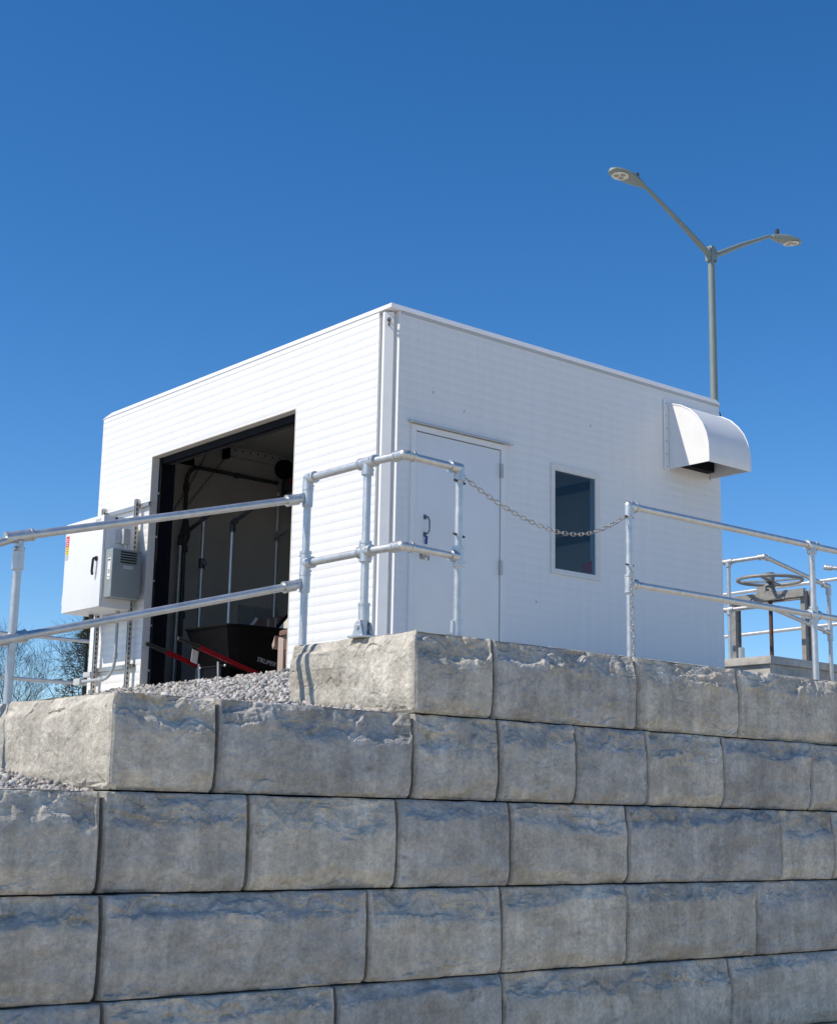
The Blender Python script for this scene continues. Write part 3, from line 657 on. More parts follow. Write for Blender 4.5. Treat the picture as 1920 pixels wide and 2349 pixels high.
# conduit from the cabinet to the junction box
cnd = thing('conduit_run', (7.40, 13.7, 2.8), 'grey plastic conduit curving from cabinet underside to a small box at the wall corner', 'conduit')
pts = [(7.36, 13.60, 3.57), (7.36, 13.60, 3.10)]+[(7.36, 13.60+.22*(1-math.cos(a)), 3.10-.22*math.sin(a)) for a in np.linspace(.15, math.pi/2, 8)]+[(7.36, 14.30, 2.88)]
m = MB(); m.tube(pts, .017, 10); m.build('pipe', PVC, cnd)
m = MB()
for p, d in (((7.36, 13.60, 3.56), (0, 0, -1)), ((7.36, 13.60, 3.14), (0, 0, -1)), ((7.36, 13.84, 2.88), (0, 1, 0))): m.tube([p, Vector(p)+Vector(d)*.06], .024, 10)
m.build('coupling', PVC, cnd)
m = MB(); m.box((7.325, 14.28, 2.845), (7.395, 14.42, 2.915), .006); m.box((7.40, 14.20, 2.93), (7.47, 14.36, 2.985), .006); m.build('junction_box', GREYL, cnd)
for i, y in enumerate((14.08, 14.13)):
    m = MB(); m.tube([(7.30+.03*i, y-.02, 3.565), (7.30+.03*i, y-.02, 3.50)], .026, 10); m.tube([(7.30+.03*i, y-.02, 3.50), (7.30+.03*i, y-.02, 3.47)], .02, 10); m.build('cable_gland', DKMET, cnd)

# ------------------------------------------------------------------ guardrails
PR = .024
def rail_thing(name, loc, label, group='galvanised pipe guardrails'): return thing(name, loc, label, 'guardrail', group)
ZT, ZM, ZW = 3.625, 3.082, 2.570
ga = rail_thing('guardrail', (5.36, 6.9, ZW), 'galvanised guardrail turning the wall corner beside the white side door')
P1, P2, PC, P3 = (5.30, 7.43), (5.30, 6.823), (5.325, 6.515), (5.79, 6.55)
def pipe(par, name, a, b, r=PR): m = MB(); m.tube([a, b], r, 16); return m.build(name, GALV, par)
for p in (P1, P2, P3): pipe(ga, 'post', (*p, ZW), (*p, ZT))
for z in (ZT, ZM):
    pipe(ga, 'rail', (*P1, z), (*P2, z)); pipe(ga, 'rail', (*P2, z), (*PC, z)); pipe(ga, 'rail', (*PC, z), (*P3, z))
def fitting(par, c, dirs, **kw): m = MB(); fit(m, c, dirs, **kw); return m.build('fitting', GALV, par)
dn, upd = (0, 0, -1), (0, 0, 1)
fitting(ga, (*P1, ZT), [(0, -1, 0), dn]); fitting(ga, (*P1, ZM), [(0, -1, 0), dn, upd])
fitting(ga, (*P2, ZT), [(0, -1, 0), (0, 1, 0), dn]); fitting(ga, (*P2, ZM), [(0, -1, 0), (0, 1, 0), dn, upd], l=.06)
fitting(ga, (*PC, ZT), [(0, 1, 0), (1, 0, 0)], r=.031); fitting(ga, (*PC, ZM), [(0, 1, 0), (1, 0, 0)], r=.031)
fitting(ga, (*P3, ZT), [(-1, 0, 0), dn]); fitting(ga, (*P3, ZM), [(-1, 0, 0), dn, upd], l=.06)
# hinged base of the middle post, socket of the end posts
BX, BY = P2
m = MB(); m.box((BX-.065, BY-.07, ZW-.004), (BX+.065, BY+.07, ZW+.012), .004); m.tube([(BX, BY, ZW+.10), (BX, BY, ZW+.20)], .033, 16); m.tube([(BX, BY, ZW+.19), (BX, BY, ZW+.204)], .036, 16)
m.prism([(BX-.03, BY-.05, ZW+.01), (BX-.03, BY+.05, ZW+.01), (BX-.03, BY+.025, ZW+.085), (BX-.03, BY, ZW+.10), (BX-.03, BY-.025, ZW+.085)], (-.014, 0, 0)); m.prism([(BX+.025, BY-.05, ZW+.01), (BX+.025, BY+.05, ZW+.01), (BX+.025, BY+.025, ZW+.085), (BX+.025, BY, ZW+.10), (BX+.025, BY-.025, ZW+.085)], (.014, 0, 0)); m.tube([(BX-.055, BY, ZW+.06), (BX+.055, BY, ZW+.06)], .014, 8)
m.build('base_bracket', GALV, ga)
m = MB(); m.tube([(*P3, ZW), (*P3, ZW+.13)], .033, 16); m.box((P3[0]-.07, P3[1]-.05, ZW-.003), (P3[0]+.07, P3[1]+.05, ZW+.008)); m.box((P3[0]-.045, P3[1]-.012, ZW), (P3[0]-.03, P3[1]+.012, ZW+.12)); m.build('base_bracket', GALV, ga)
for z in (3.545, 3.215):
    m = MB(); m.tube([(P3[0]-.048, P3[1]-.01, z), (P3[0]+.055, P3[1]+.01, z-.006)], .008, 8); m.build('eye_bolt', DKMET, ga)
# sloping run to the left
gb = rail_thing('guardrail', (3.5, 7.64, 2.09), 'sloping galvanised guardrail running in front of the open doorway to the left edge')
LP = (3.50, 7.645)
A1, A2 = (P1[0], P1[1], 3.50), (P1[0], P1[1], 2.956); L1, L2 = (*LP, 3.038), (*LP, 2.468)
E1, E2 = (2.3, 7.66, 2.50), (2.3, 7.66, 1.94)
off = Vector((-.06, .004, 0))
for a, l_, e in ((A1, L1, E1), (A2, L2, E2)):
    d = (Vector(l_)-Vector(a)).normalized()
    pipe(gb, 'rail', Vector(a)+d*.05, l_); pipe(gb, 'rail', l_, e)
    m = MB(); q = Vector(a)+d*.07; m.tube([q, q+d*.075], .034, 16); m.tube([q+d*.065, q+d*.082], .037, 16)
    m.prism([(a[0]-.035, a[1]-.012, a[2]-.03), (a[0]-.035, a[1]-.012, a[2]+.028), (a[0]-.095, a[1]-.012, a[2]+.005), (a[0]-.105, a[1]-.012, a[2]-.035)], (0, .026, 0))
    m.tube([(a[0], a[1], a[2]-.055), (a[0], a[1], a[2]+.055)], .034, 16); m.build('swivel_fitting', GALV, gb)
    m = MB(); m.tube([Vector(l_)-d*.075, Vector(l_)+d*.075], .034, 16); m.tube([Vector(l_)-d*.08, Vector(l_)-d*.066], .037, 16); m.tube([Vector(l_)+d*.066, Vector(l_)+d*.08], .037, 16); m.build('clamp', GALV, gb)
pipe(gb, 'post', (*LP, 2.05), (*LP, 2.93))
m = MB(); m.tube([(*LP, 2.85), (*LP, 2.95)], .034, 16); m.box((LP[0]-.016, LP[1]-.03, 2.94), (LP[0]+.016, LP[1]+.03, 3.01)); m.tube([(LP[0]-.03, LP[1]-.0, 2.965), (LP[0]+.03, LP[1], 2.965)], .016, 10); m.tube([(LP[0], LP[1]-.04, 2.965), (LP[0], LP[1]+.04, 2.965)], .014, 10); m.build('swivel_head', GALV, gb)
pipe(gb, 'post', (2.3, 7.66, 1.5), (2.3, 7.66, 2.5))
# right run beyond the chained gap
gc = rail_thing('guardrail', (8.4, 6.6, ZW), 'long galvanised guardrail on the wall right of the chained gap')
P4, P5, P6 = (7.367, 6.60), (9.43, 6.60), (11.5, 6.60)
ZT2, ZM2 = 3.635, 3.103
for p in (P4, P5, P6): pipe(gc, 'post', (*p, ZW), (*p, ZT2))
for z in (ZT2, ZM2):
    pipe(gc, 'rail', (*P4, z), (*P5, z)); pipe(gc, 'rail', (*P5, z), (*P6, z))
fitting(gc, (*P4, ZT2), [(1, 0, 0), dn]); fitting(gc, (*P4, ZM2), [(1, 0, 0), dn, upd], l=.06)
for z in (ZT2, ZM2): fitting(gc, (*P5, z), [(1, 0, 0), (-1, 0, 0), dn]+([upd] if z == ZM2 else []), l=.06)
for p in (P4, P5): m = MB(); m.tube([(*p, ZW-.005), (*p, ZW+.012)], .05, 16); m.build('base_collar', GALV, gc)
for z in (3.56, 3.23):
    m = MB(); m.tube([(P4[0]-.045, P4[1]-.01, z), (P4[0]+.04, P4[1], z)], .007, 8); m.build('eye_bolt', DKMET, gc)

# ------------------------------------------------------------------ chains
def link_mesh(Ln=.050, Wd=.024, r=.0029, n=14, k=5):
    mb = MB(); pts = []
    for i in range(n):
        a = 2*math.pi*i/n; c, s = math.cos(a), math.sin(a)
        pts.append(Vector(((Ln/2-Wd/2)*(1 if c > 0 else -1)*min(1, abs(c)*1.6)+Wd/2*c*.98, Wd/2*s, 0)))
    vs = []; fs = []
    for i in range(n):
        t = (pts[(i+1) % n]-pts[i-1]).normalized(); y = Vector((0, 0, 1)); x = t.cross(y)
        for j in range(k):
            a = 2*math.pi*j/k; vs.append(pts[i]+(x*math.cos(a)+y*math.sin(a))*r)
    for i in range(n):
        for j in range(k): fs.append((i*k+j, i*k+(j+1) % k, ((i+1) % n)*k+(j+1) % k, ((i+1) % n)*k+j))
    me = bpy.data.meshes.new('link'); me.from_pydata([v[:] for v in vs], [], fs)
    for p in me.polygons: p.use_smooth = True
    return me
LK = link_mesh()
def chain(name, pts, label, pitch, mt, mesh=LK, twist0=.4):
    pts = [Vector(p) for p in pts]; th = thing(name, pts[0], label, 'chain', 'chains')
    if not mesh.materials: mesh.materials.append(mt)
    seg = [(pts[i+1]-pts[i]).length for i in range(len(pts)-1)]; tot = sum(seg); n = int(tot/pitch)
    for i in range(n):
        s = (i+.5)*tot/n; j = 0
        while j < len(seg)-1 and s > seg[j]: s -= seg[j]; j += 1
        p = pts[j].lerp(pts[j+1], min(1, s/seg[j])); d = (pts[j+1]-pts[j]).normalized()
        q = d.to_track_quat('X', 'Z').to_matrix().to_4x4() @ Matrix.Rotation(twist0+(math.pi/2 if i % 2 else 0)+random.uniform(-.2, .2), 4, 'X')
        o = bpy.data.objects.new('link', mesh); COL.objects.link(o); o.parent = th
        o.matrix_local = Matrix.Translation(p-pts[0]) @ q
    return th
a, b = Vector((5.845, 6.548, 3.57)), Vector((7.335, 6.597, 3.56))
cp_ = []
for i in range(41):
    t = i/40; t2 = t; sag = .205*(1-(2*t2-1.0)**2)+.018*math.sin(math.pi*2*t)*-1
    cp_.append(a.lerp(b, t)-Vector((0, 0, sag)))
chain('barrier_chain', cp_, 'steel chain sagging across the gap between the two guardrails', .0385, CHAIN)
chain('barrier_chain', [(7.335, 6.555, 3.215), (7.338, 6.553, 2.9), (7.345, 6.55, 2.585)], 'loose steel chain hanging straight down the post right of the gap', .0385, CHAIN)

# ------------------------------------------------------------------ inside the doorway
# wheelbarrow, pointing into the building
wbr = thing('wheelbarrow', (7.9, 12.7, ZF), 'black wheelbarrow with red handles parked inside the open doorway', 'wheelbarrow')
rimz = 3.375
rim = [(7.86, 13.07), (7.90, 12.37), (8.02, 12.31), (8.62, 12.27), (8.88, 12.42), (8.88, 12.98), (8.62, 13.13), (8.0, 13.12)]
bot = [(8.0, 12.97), (8.03, 12.49), (8.10, 12.44), (8.52, 12.42), (8.64, 12.50), (8.64, 12.92), (8.52, 13.0), (8.10, 13.0)]
m = MB(); n_ = 8
mid = [((r[0]*.55+b_[0]*.45)+(.0), r[1]*.55+b_[1]*.45) for r, b_ in zip(rim, bot)]
zb = [2.98, 2.98, 2.95, 2.87, 2.86, 2.86, 2.87, 2.95]
v = [(x, y, rimz) for x, y in rim]+[(x, y, 3.19) for x, y in mid]+[(x, y, z) for (x, y), z in zip(bot, zb)]
cx_, cy_ = 8.35, 12.7
v += [(cx_+(x-cx_)*.97, cy_+(y-cy_)*.97, rimz) for x, y in rim]+[(cx_+(x-cx_)*.96, cy_+(y-cy_)*.96, z+.02) for (x, y), z in zip(bot, zb)]
f = []
for i in range(8):
    j = (i+1) % 8; f += [(i, j, 8+j, 8+i), (8+i, 8+j, 16+j, 16+i), (24+j, 24+i, 32+i, 32+j), (i, 24+i, 24+j, j)]
f += [tuple(range(16, 24)), tuple(range(32, 40))[::-1]]
m.add(v, f); tray = m.build('tray', BLACKP, wbr, angle=30)
m = MB(); pts = [Vector((x, y, rimz)) for x, y in rim]; m.tube(pts+[pts[0]], .014, 8); m.build('rim', BLACKP, tray)
for nm, y0, y1 in (('near', 12.42, 12.40), ('far', 13.04, 13.03)):
    g0, g1p, e = Vector((7.385, y0, 3.195)), Vector((7.60, y0+(y1-y0)*.15, 3.135)), Vector((8.62, y1, 2.83))
    m = MB(); m.bar(g1p, e, .036, .040); hd = m.build('handle', RED, wbr, smooth=False)
    m = MB(); m.tube([g0, g0.lerp(g1p, .1), g0.lerp(g1p, .9), g1p.lerp(e, .02)], [.020, .021, .023, .026], 12); m.build('grip', RUBBER, hd)
m = MB(); m.obox((7.63, 12.50, 3.045), (.07, 0, -.02), (0, .004, 0), (.012, 0, .125)); m.build('paper_tag', PALE, wbr)
for y in (12.62, 12.98):
    m = MB(); m.tube([(7.98, y, 3.03), (7.99, y, 2.86), (8.0, y, ZF+.012), (8.25, y, ZF+.012), (8.36, y, 2.92)], .014, 8); m.build('leg', GALV, wbr)
m = MB(); m.box((7.985, 12.57, 2.86), (8.005, 12.90, 2.97)); m.tube([(8.0, 12.5, 2.985), (8.0, 12.97, 2.985)], .016, 8); m.build('cross_brace', BLACK, wbr)
for y in (12.50, 12.96):
    m = MB(); m.sphere((7.985, y, 2.985), .014, 8, 6); m.build('bolt', GALV, wbr)
m = MB(); m.lathe((8.98, 12.66, 2.94), [(.10, 0), (.17, -.0), (.198, .02), (.20, .05), (.198, .08), (.17, .10), (.10, .10)], 24, (0, 1, 0)); wheel = m.build('wheel', RUBBER, wbr)
m = MB(); m.lathe((8.98, 12.655, 2.94), [(.02, 0), (.10, .0), (.10, .11), (.02, .11)], 20, (0, 1, 0)); m.build('wheel_rim', RED, wheel)
m = MB(); m.bar((8.62, 12.5, 2.86), (8.98, 12.64, 2.94), .03, .03); m.bar((8.62, 12.93, 2.86), (8.98, 12.78, 2.94), .03, .03); m.tube([(8.98, 12.6, 2.94), (8.98, 12.82, 2.94)], .012, 8); m.build('wheel_fork', BLACK, wbr)
# lettering on the tray side
def lettering(txt, size, o, ux, uz, par, mt):
    cu = bpy.data.curves.new('lettering', 'FONT'); cu.body = txt; cu.size = size; cu.extrude = .0012; cu.offset = size*.018; cu.shear = .15
    ob = bpy.data.objects.new('tmp', cu); COL.objects.link(ob); bpy.context.view_layer.update()
    me = bpy.data.meshes.new_from_object(ob.evaluated_get(bpy.context.evaluated_depsgraph_get())); bpy.data.objects.remove(ob)
    ux = Vector(ux).normalized(); uz = Vector(uz); uz = (uz-ux*uz.dot(ux)).normalized(); nn = ux.cross(uz); o = Vector(o)-org(par)
    for v in me.vertices: c = v.co.copy(); v.co = o+ux*c.x*1.05+uz*c.y+nn*(c.z+.002)
    for p in me.polygons: p.use_smooth = False
    me.materials.clear()
    return link('lettering', me, mt, par)
# side plane of the tray between rim (y=12.29) and mid
sa, sb = Vector((8.02, 12.31, rimz)), Vector((8.62, 12.27, rimz)); sc_ = Vector((mid[2][0], mid[2][1], 3.19))
ux = (sb-sa).normalized(); uz = (sa-sc_); 
lo = Vector((bot[2][0]*.5+mid[2][0]*.5, bot[2][1]*.5+mid[2][1]*.5, 3.19*.5+zb[2]*.5))
# lower panel plane
la, lb, lc = Vector((mid[2][0], mid[2][1], 3.19)), Vector((mid[3][0], mid[3][1], 3.19)), Vector((bot[2][0], bot[2][1], zb[2]))
pu = (lb-la).normalized(); pz = (la-lc); nrm = pu.cross(pz).normalized()
if nrm.y > 0: nrm = -nrm
p0 = la+pu*.19+(lc-la)*.58+nrm*.012
rot = math.radians(-11); pux = pu*math.cos(rot)+pz.normalized()*math.sin(rot)
lettering('TRUPER', .064, p0, pux, pz, tray, TEXTM)

# brown bin half hidden by the wall
bn = thing('brown_bin', (8.05, 11.28, ZF), 'brown plastic bin with a flared lid just inside the right side of the doorway', 'bin')
m = MB(); m.lathe((8.06, 11.27, ZF), [(.15, 0), (.165, .01), (.175, .16), (.182, .165), (.18, .18), (.19, .30), (.197, .305), (.195, .32), (.205, .44)], 18); m.build('body', BROWN, bn)
m = MB(); m.lathe((8.06, 11.27, ZF+.44), [(.235, 0), (.24, .02), (.235, .045), (.20, .05)], 18); m.build('lid', BROWN, bn)
m = MB(); m.prism([(7.86, 11.47, ZF+.45), (7.86, 11.47, ZF+.36), (7.88, 11.53, ZF+.33), (7.88, 11.54, ZF+.37)], (.16, .03, 0)); m.build('lid_flap', TANP, bn)
m = MB(); m.box((7.865, 11.33, ZF+.02), (7.90, 11.42, ZF+.43), .006); m.build('rib', TANP, bn)
# hopper with a slanted lid behind the wheelbarrow
hb = thing('hopper', (8.7, 12.5, ZF), 'dark slant-lidded hopper with a white label plate behind the wheelbarrow', 'hopper')
m = MB(); m.box((8.95, 12.30, ZF), (9.45, 12.78, 3.50)); m.build('body', BROWN, hb)
m = MB(); m.prism([(8.88, 12.92, 3.47), (8.88, 12.25, 3.86), (8.88, 12.25, 3.90), (8.88, 12.95, 3.50)], (.62, 0, 0)); m.build('slanted_lid', BLACKP, hb)
m = MB(); m.prism([(8.875, 12.90, 3.46), (8.875, 12.28, 3.82), (8.875, 12.26, 3.68), (8.875, 12.60, 3.46)], (-.006, 0, 0)); m.build('label_plate', PALE, hb, smooth=False)
m = MB(); m.obox((8.866, 12.56, 3.59), (.002, 0, 0), (0, .10, -.05), (0, .008, .016)); m.build('label_print', SLOT, hb)
m = MB(); m.box((8.90, 12.34, ZF), (8.945, 12.40, 3.60)); m.box((8.90, 12.66, ZF), (8.945, 12.72, 3.47)); m.build('corner_post', TANP, hb)
hb2 = thing('hopper', (9.0, 13.5, ZF), 'brown hopper with a bright sloping edge at left behind the wheelbarrow', 'hopper')
m = MB(); m.prism([(8.95, 13.85, 3.30), (8.95, 13.42, 3.62), (8.95, 13.0, 3.62), (8.95, 13.0, ZF), (8.95, 13.85, ZF)], (.5, 0, 0)); m.build('body', BROWN, hb2, smooth=False)
m = MB(); m.prism([(8.945, 13.88, 3.30), (8.945, 13.42, 3.645), (8.945, 13.37, 3.625), (8.945, 13.80, 3.30)], (-.01, 0, 0)); m.build('sunlit_edge', TRIM, hb2, smooth=False)  # white strip paints sunlight onto the sloping edge of the brown panel
m = MB(); m.box((8.935, 13.02, ZF), (8.949, 13.05, 3.60)); m.box((8.935, 13.16, ZF), (8.949, 13.19, 3.60)); m.build('stiffener', TANP, hb2)

# interior pipe posts and rails
def ipost(p, z0, z1, lab, rail=None, extra=None):
    t = thing('pipe_rail', (p[0], p[1], z0), lab, 'pipe rail', 'pipe rails inside the building')
    pipe(t, 'post', (*p, z0), (*p, z1), .0235)
    m = MB(); fit(m, (*p, z1), [dn]+([Vector(rail)-Vector((*p, z1))] if rail else []), r=.031, l=.10); m.build('elbow', DKCON if rail else GALV, t)
    if rail: m = MB(); m.tube([(*p, z1), rail], .022, 12); m.build('rail', DKCON, t)
    return t
ipost((8.35, 14.10), ZF, 4.55, 'leftmost pipe rail post inside the doorway beside dark conduit', (7.93, 12.70, 4.60))
t = ipost((8.40, 13.71), ZF, 4.72, 'thin pipe post with a dark clamp inside the doorway')
m = MB(); m.tube([(8.40, 13.71, 4.15), (8.40, 13.71, 4.26)], .034, 12); m.tube([(8.40, 13.66, 4.205), (8.36, 13.60, 4.205)], .03, 12); m.build('clamp', DKMET, t)
ipost((8.48, 13.25), ZF, 4.607, 'bright pipe rail post in the middle of the doorway', (8.25, 12.44, 4.65))
t = ipost((9.55, 13.97), ZF, 5.21, 'bright tall pipe post at the right side of the doorway interior')
m = MB(); m.bar((9.52, 13.98, 4.69), (9.43, 13.58, 4.73), .03, .07); m.tube([(9.55, 13.97, 4.64), (9.55, 13.97, 4.74)], .034, 12); m.build('bracket', GREYB, t)
# conduit on the far wall, hazardous-area lamp, fittings
YW = Y1-.14
dk = thing('wall_conduit', (8.5, YW-.04, 3.5), 'dark conduit bending along the inner far wall to the lamp', 'conduit')
pts = [(8.51, YW-.05, ZF), (8.48, YW-.05, 5.22)]+[(8.48+.17*(1-math.cos(a)), YW-.05, 5.24+.17*math.sin(a)) for a in np.linspace(.1, math.pi/2, 8)]+[(9.72, YW-.05, 5.40)]
m = MB(); m.tube(pts, .023, 12); m.build('pipe', DKCON, dk)
for c in ((8.483, 5.15), (8.50, 4.45), (8.505, 3.7)):
    m = MB(); m.lathe((c[0], YW-.05, c[1]), [(.028, -.04), (.036, -.035), (.036, .035), (.028, .04)], 12); m.build('union', DKCON, dk)
m = MB(); m.lathe((8.495, YW-.05, 4.64), [(.028, -.14), (.032, -.12), (.055, -.06), (.058, .0), (.032, .12), (.028, .14)], 14); m.build('seal_fitting', DKCON, dk)
m = MB(); m.tube([(9.15, YW-.05, 5.372), (9.15, YW-.05, 5.428)], .034, 8); m.build('pipe_clip', DKCON, dk)
lm = thing('bulkhead_lamp', (9.80, 14.08, 5.35), 'dark hazardous-area lamp with red label under the interior ceiling', 'lamp')
m = MB(); m.lathe((9.80, 14.08, 5.20), [(.10, 0), (.135, .02), (.135, .05), (.115, .07), (.12, .19), (.10, .25), (.05, .28)], 18); m.build('body', DKCON, lm)
m = MB(); m.lathe((9.62, 14.02, 5.54), [(.06, 0), (.10, .01), (.12, .08), (.11, .14), (.06, .18)], 16, (.7, .5, -.1)); m.tube([(9.72, 14.06, 5.52), (9.84, 14.08, 5.50), (10.2, 14.12, 5.46)], .05, 10); m.build('housing', BLACK, lm)
m = MB(); m.box((9.70, 13.955, 5.34), (9.79, 13.965, 5.40)); m.build('red_label', RED, lm)
m = MB(); m.tube([(9.5, 14.0, 5.10), (9.62, 14.02, 5.14), (9.75, 14.05, 5.22)], .02, 8); m.build('cable', DKCON, lm)
pp = thing('overhead_pipe', (9.9, 13.6, 5.05), 'grey pipe below the dark lamp inside the building', 'pipe')
m = MB(); m.tube([(9.55, 13.95, 5.13), (9.3, 12.4, 5.16)], .034, 12); m.build('pipe', STEEL, pp)
m = MB(); m.tube([(9.56, 14.02, 5.128), (9.55, 13.9, 5.13)], .05, 10); m.build('flange', STEEL, pp)
# ceiling channel with bolt holes, black vent, hoist bracket and chains, wall panel
ch = thing('ceiling_channel', (9.8, 14.2, 5.64), 'punched metal channel along the top of the inner far wall', 'channel')
m = MB(); m.box((8.93, YW-.06, 5.62), (11.7, YW-.002, 5.735)); m.build('web', INT, ch)
m = MB()
for x in np.arange(9.0, 11.6, .105): m.tube([(x, YW-.062, 5.70), (x, YW-.0595, 5.70)], .012, 8)
m.build('bolt_holes', SLOT, ch)
m = MB(); m.box((8.34, YW-.03, 5.44), (8.58, YW-.002, 5.62)); m.box((8.32, YW-.034, 5.42), (8.60, YW-.031, 5.435)); vt = m.build('wall_vent', BLACK); tag(vt, 'small black vent high on the inner far wall near the doorway corner', 'vent')
hk = thing('chain_hoist_bracket', (8.9, 14.1, 5.6), 'small dark bracket under the ceiling holding the pull chains', 'bracket')
m = MB(); m.box((8.78, YW-.20, 5.66), (8.95, YW-.08, 5.675)); m.box((8.90, YW-.20, 5.55), (8.95, YW-.10, 5.66)); m.build('plate', BLACK, hk)
LK2 = link_mesh(.05, .024, .0032, 10, 4)
chain('pull_chain', [(8.91, YW-.15, 5.56), (8.50, YW-.20, 5.03), (8.42, YW-.22, 4.93)], 'thin pull chain slanting from the ceiling bracket across the conduit', .04, DKMET, LK2)
chain('pull_chain', [(8.66, YW-.15, 5.56), (8.44, YW-.20, 5.17), (8.20, YW-.26, 4.80)], 'thin pull chain slanting down left of the other pull chain', .04, DKMET, LK2)
m = MB(); m.box((9.275, YW-.03, 3.25), (9.80, YW-.002, 3.90), .004); wp_ = m.build('panel', GREYB); tag(wp_, 'grey steel panel low on the inner far wall', 'panel')
m = MB(); m.box((8.2, YW-.16, ZF+.001), (9.9, YW-.04, ZF+.12)); kb = m.build('equipment_curb', CURB); tag(kb, 'low concrete curb along the inner far wall', 'curb')

for z in (5.185, 4.605):
    m = MB(); m.box((X1-T-.065, Y0+T+.05, z-.045), (X1-T-.0205, Y1-.2, z+.045)); m.build('wall_channel', DKMET, B)
# ------------------------------------------------------------------ lamp post behind the building
LT = Vector((19.611, 15.591, 11.29)); rtH = Vector((.765, -.644, 0)); fH = Vector((.641, .767, 0))
lp = thing('street_lamp', (LT.x, LT.y, 2.6), 'tall grey-green twin-arm street lamp behind the building', 'street lamp')
lean = Vector((.12, .10, 0))
m = MB(); m.tube([(LT.x+.0, LT.y+.0, 2.6), (LT.x, LT.y, 11.45)], [.085, .058], 20); m.build('pole', POLE, lp)
m = MB(); m.lathe((LT.x, LT.y, 2.6), [(.2, 0), (.2, .03), (.12, .06), (.09, .25)], 20); m.build('base', POLE, lp)
m = MB(); m.box((LT.x-.058, LT.y-.058, 11.22), (LT.x+.058, LT.y+.058, 11.47), .012); m.build('bracket', POLE, lp)
for s in (-1, 1):
    D = (rtH*1.24+fH*.98)*s; dl_ = D.length; dn_ = D.normalized(); e = LT+D+Vector((0, 0, .80))
    st = LT+dn_*.05+Vector((0, 0, .02))
    m = MB(); m.tube([st, LT.lerp(e, .5)+Vector((0, 0, .01)), e-dn_*.05+Vector((0,0,-.035)), e+dn_*.03+Vector((0,0,.005)), e+dn_*.20+Vector((0, 0, .03))], [.055, .044, .034, .032, .03], 12); arm = m.build('arm', POLE, lp)
    m = MB(); sd2 = dn_.cross(Vector((0, 0, 1)))
    m.obox(LT+dn_*.082+Vector((0, 0, .02)), dn_*.03, sd2*.10, Vector((0, 0, .24))); m.build('mount', POLE, arm)
    # head: flattened teardrop, underside flat
    h0 = e+dn_*.12+Vector((0, 0, .02)); tilt = Vector((0, 0, .10))
    ax = (dn_+tilt*.9).normalized(); ay = sd2; az = ay.cross(ax).normalized()
    if az.z < 0: az = -az
    prof = [(0, .055, .045), (.10, .085, .07), (.22, .125, .095), (.38, .160, .105), (.55, .172, .095), (.68, .150, .07), (.76, .105, .05), (.80, .04, .03)]
    vs = []; fs = []; nn_ = 12
    for (t_, wd, ht) in prof:
        for j in range(nn_):
            a_ = 2*math.pi*j/nn_; cc, ss = math.cos(a_), math.sin(a_)
            vs.append(h0+ax*t_+ay*wd*cc+az*((ht if ss > 0 else .028)*ss))
    for i in range(len(prof)-1):
        for j in range(nn_): fs.append((i*nn_+j, i*nn_+(j+1) % nn_, (i+1)*nn_+(j+1) % nn_, (i+1)*nn_+j))
    fs += [tuple(range(nn_))[::-1], tuple((len(prof)-1)*nn_+j for j in range(nn_))]
    m = MB(); m.add(vs, fs); head = m.build('lamp_head', POLE, arm, angle=50)
    m = MB(); m.lathe(h0+ax*.57-az*.026, [(.145, 0), (.145, .008), (.13, .012)], 20, -az); m.build('lens', LENS, head)
    m = MB()
    for k2 in range(3):
        a_ = k2*2*math.pi/3+.5; m.lathe(h0+ax*(.57+.065*math.cos(a_))+ay*.065*math.sin(a_)-az*.037, [(.046, 0), (.046, .004), (.03, .012)], 12, -az)
    m.build('optic', LENSD, head)
    m = MB(); m.lathe(h0+ax*.18+az*.085, [(.035, 0), (.04, .03), (.035, .09), (.02, .095)], 10, az); m.build('photocell', DKMET, head)

# ------------------------------------------------------------------ sluice gate stand and tank on the right
tk = thing('concrete_tank', (16.5, 12.5, 2.6), 'low concrete tank curb right of the building under the hand wheel', 'tank')
m = MB(); m.box((14.84, 11.04, 2.55), (20.0, 15.2, 3.45)); m.build('wall', CURB, tk)
m = MB(); m.box((14.79, 10.99, 3.453), (20.0, 15.2, 3.55), .008); m.build('coping', CURB, tk)
hc = thing('cover_plate', (15.2, 10.8, 2.6), 'bent galvanised cover plate in front of the concrete tank curb', 'cover plate')
m = MB(); m.prism([(14.95, 10.66, 3.245), (15.56, 10.66, 3.245), (15.66, 10.66, 3.03), (15.63, 10.66, 3.02), (15.54, 10.66, 3.225), (14.95, 10.66, 3.225)], (0, .30, 0)); m.build('lid', GALV, hc, smooth=False)
m = MB(); m.box((14.96, 10.70, 2.60), (15.45, 10.92, 3.222)); m.build('box', GREYB, hc)
m = MB(); m.box((15.12, 10.692, 2.95), (15.24, 10.699, 3.16)); m.build('latch', GALV, hc)
gs = thing('sluice_gate_stand', (15.87, 11.77, 3.55), 'steel sluice gate stand with a horizontal hand wheel on top', 'gate stand')
GXc, GYc, GZ0, GZ1 = 15.87, 11.77, 3.551, 4.50
for y in (12.33, 11.23):
    m = MB(); m.box((GXc-.06, y-.032, GZ0), (GXc-.05, y+.032, GZ1-.01)); m.box((GXc+.05, y-.032, GZ0), (GXc+.06, y+.032, GZ1-.01)); m.box((GXc-.049, y-.006, GZ0), (GXc+.049, y+.006, GZ1-.01)); m.build('upright', STEEL, gs, smooth=False)
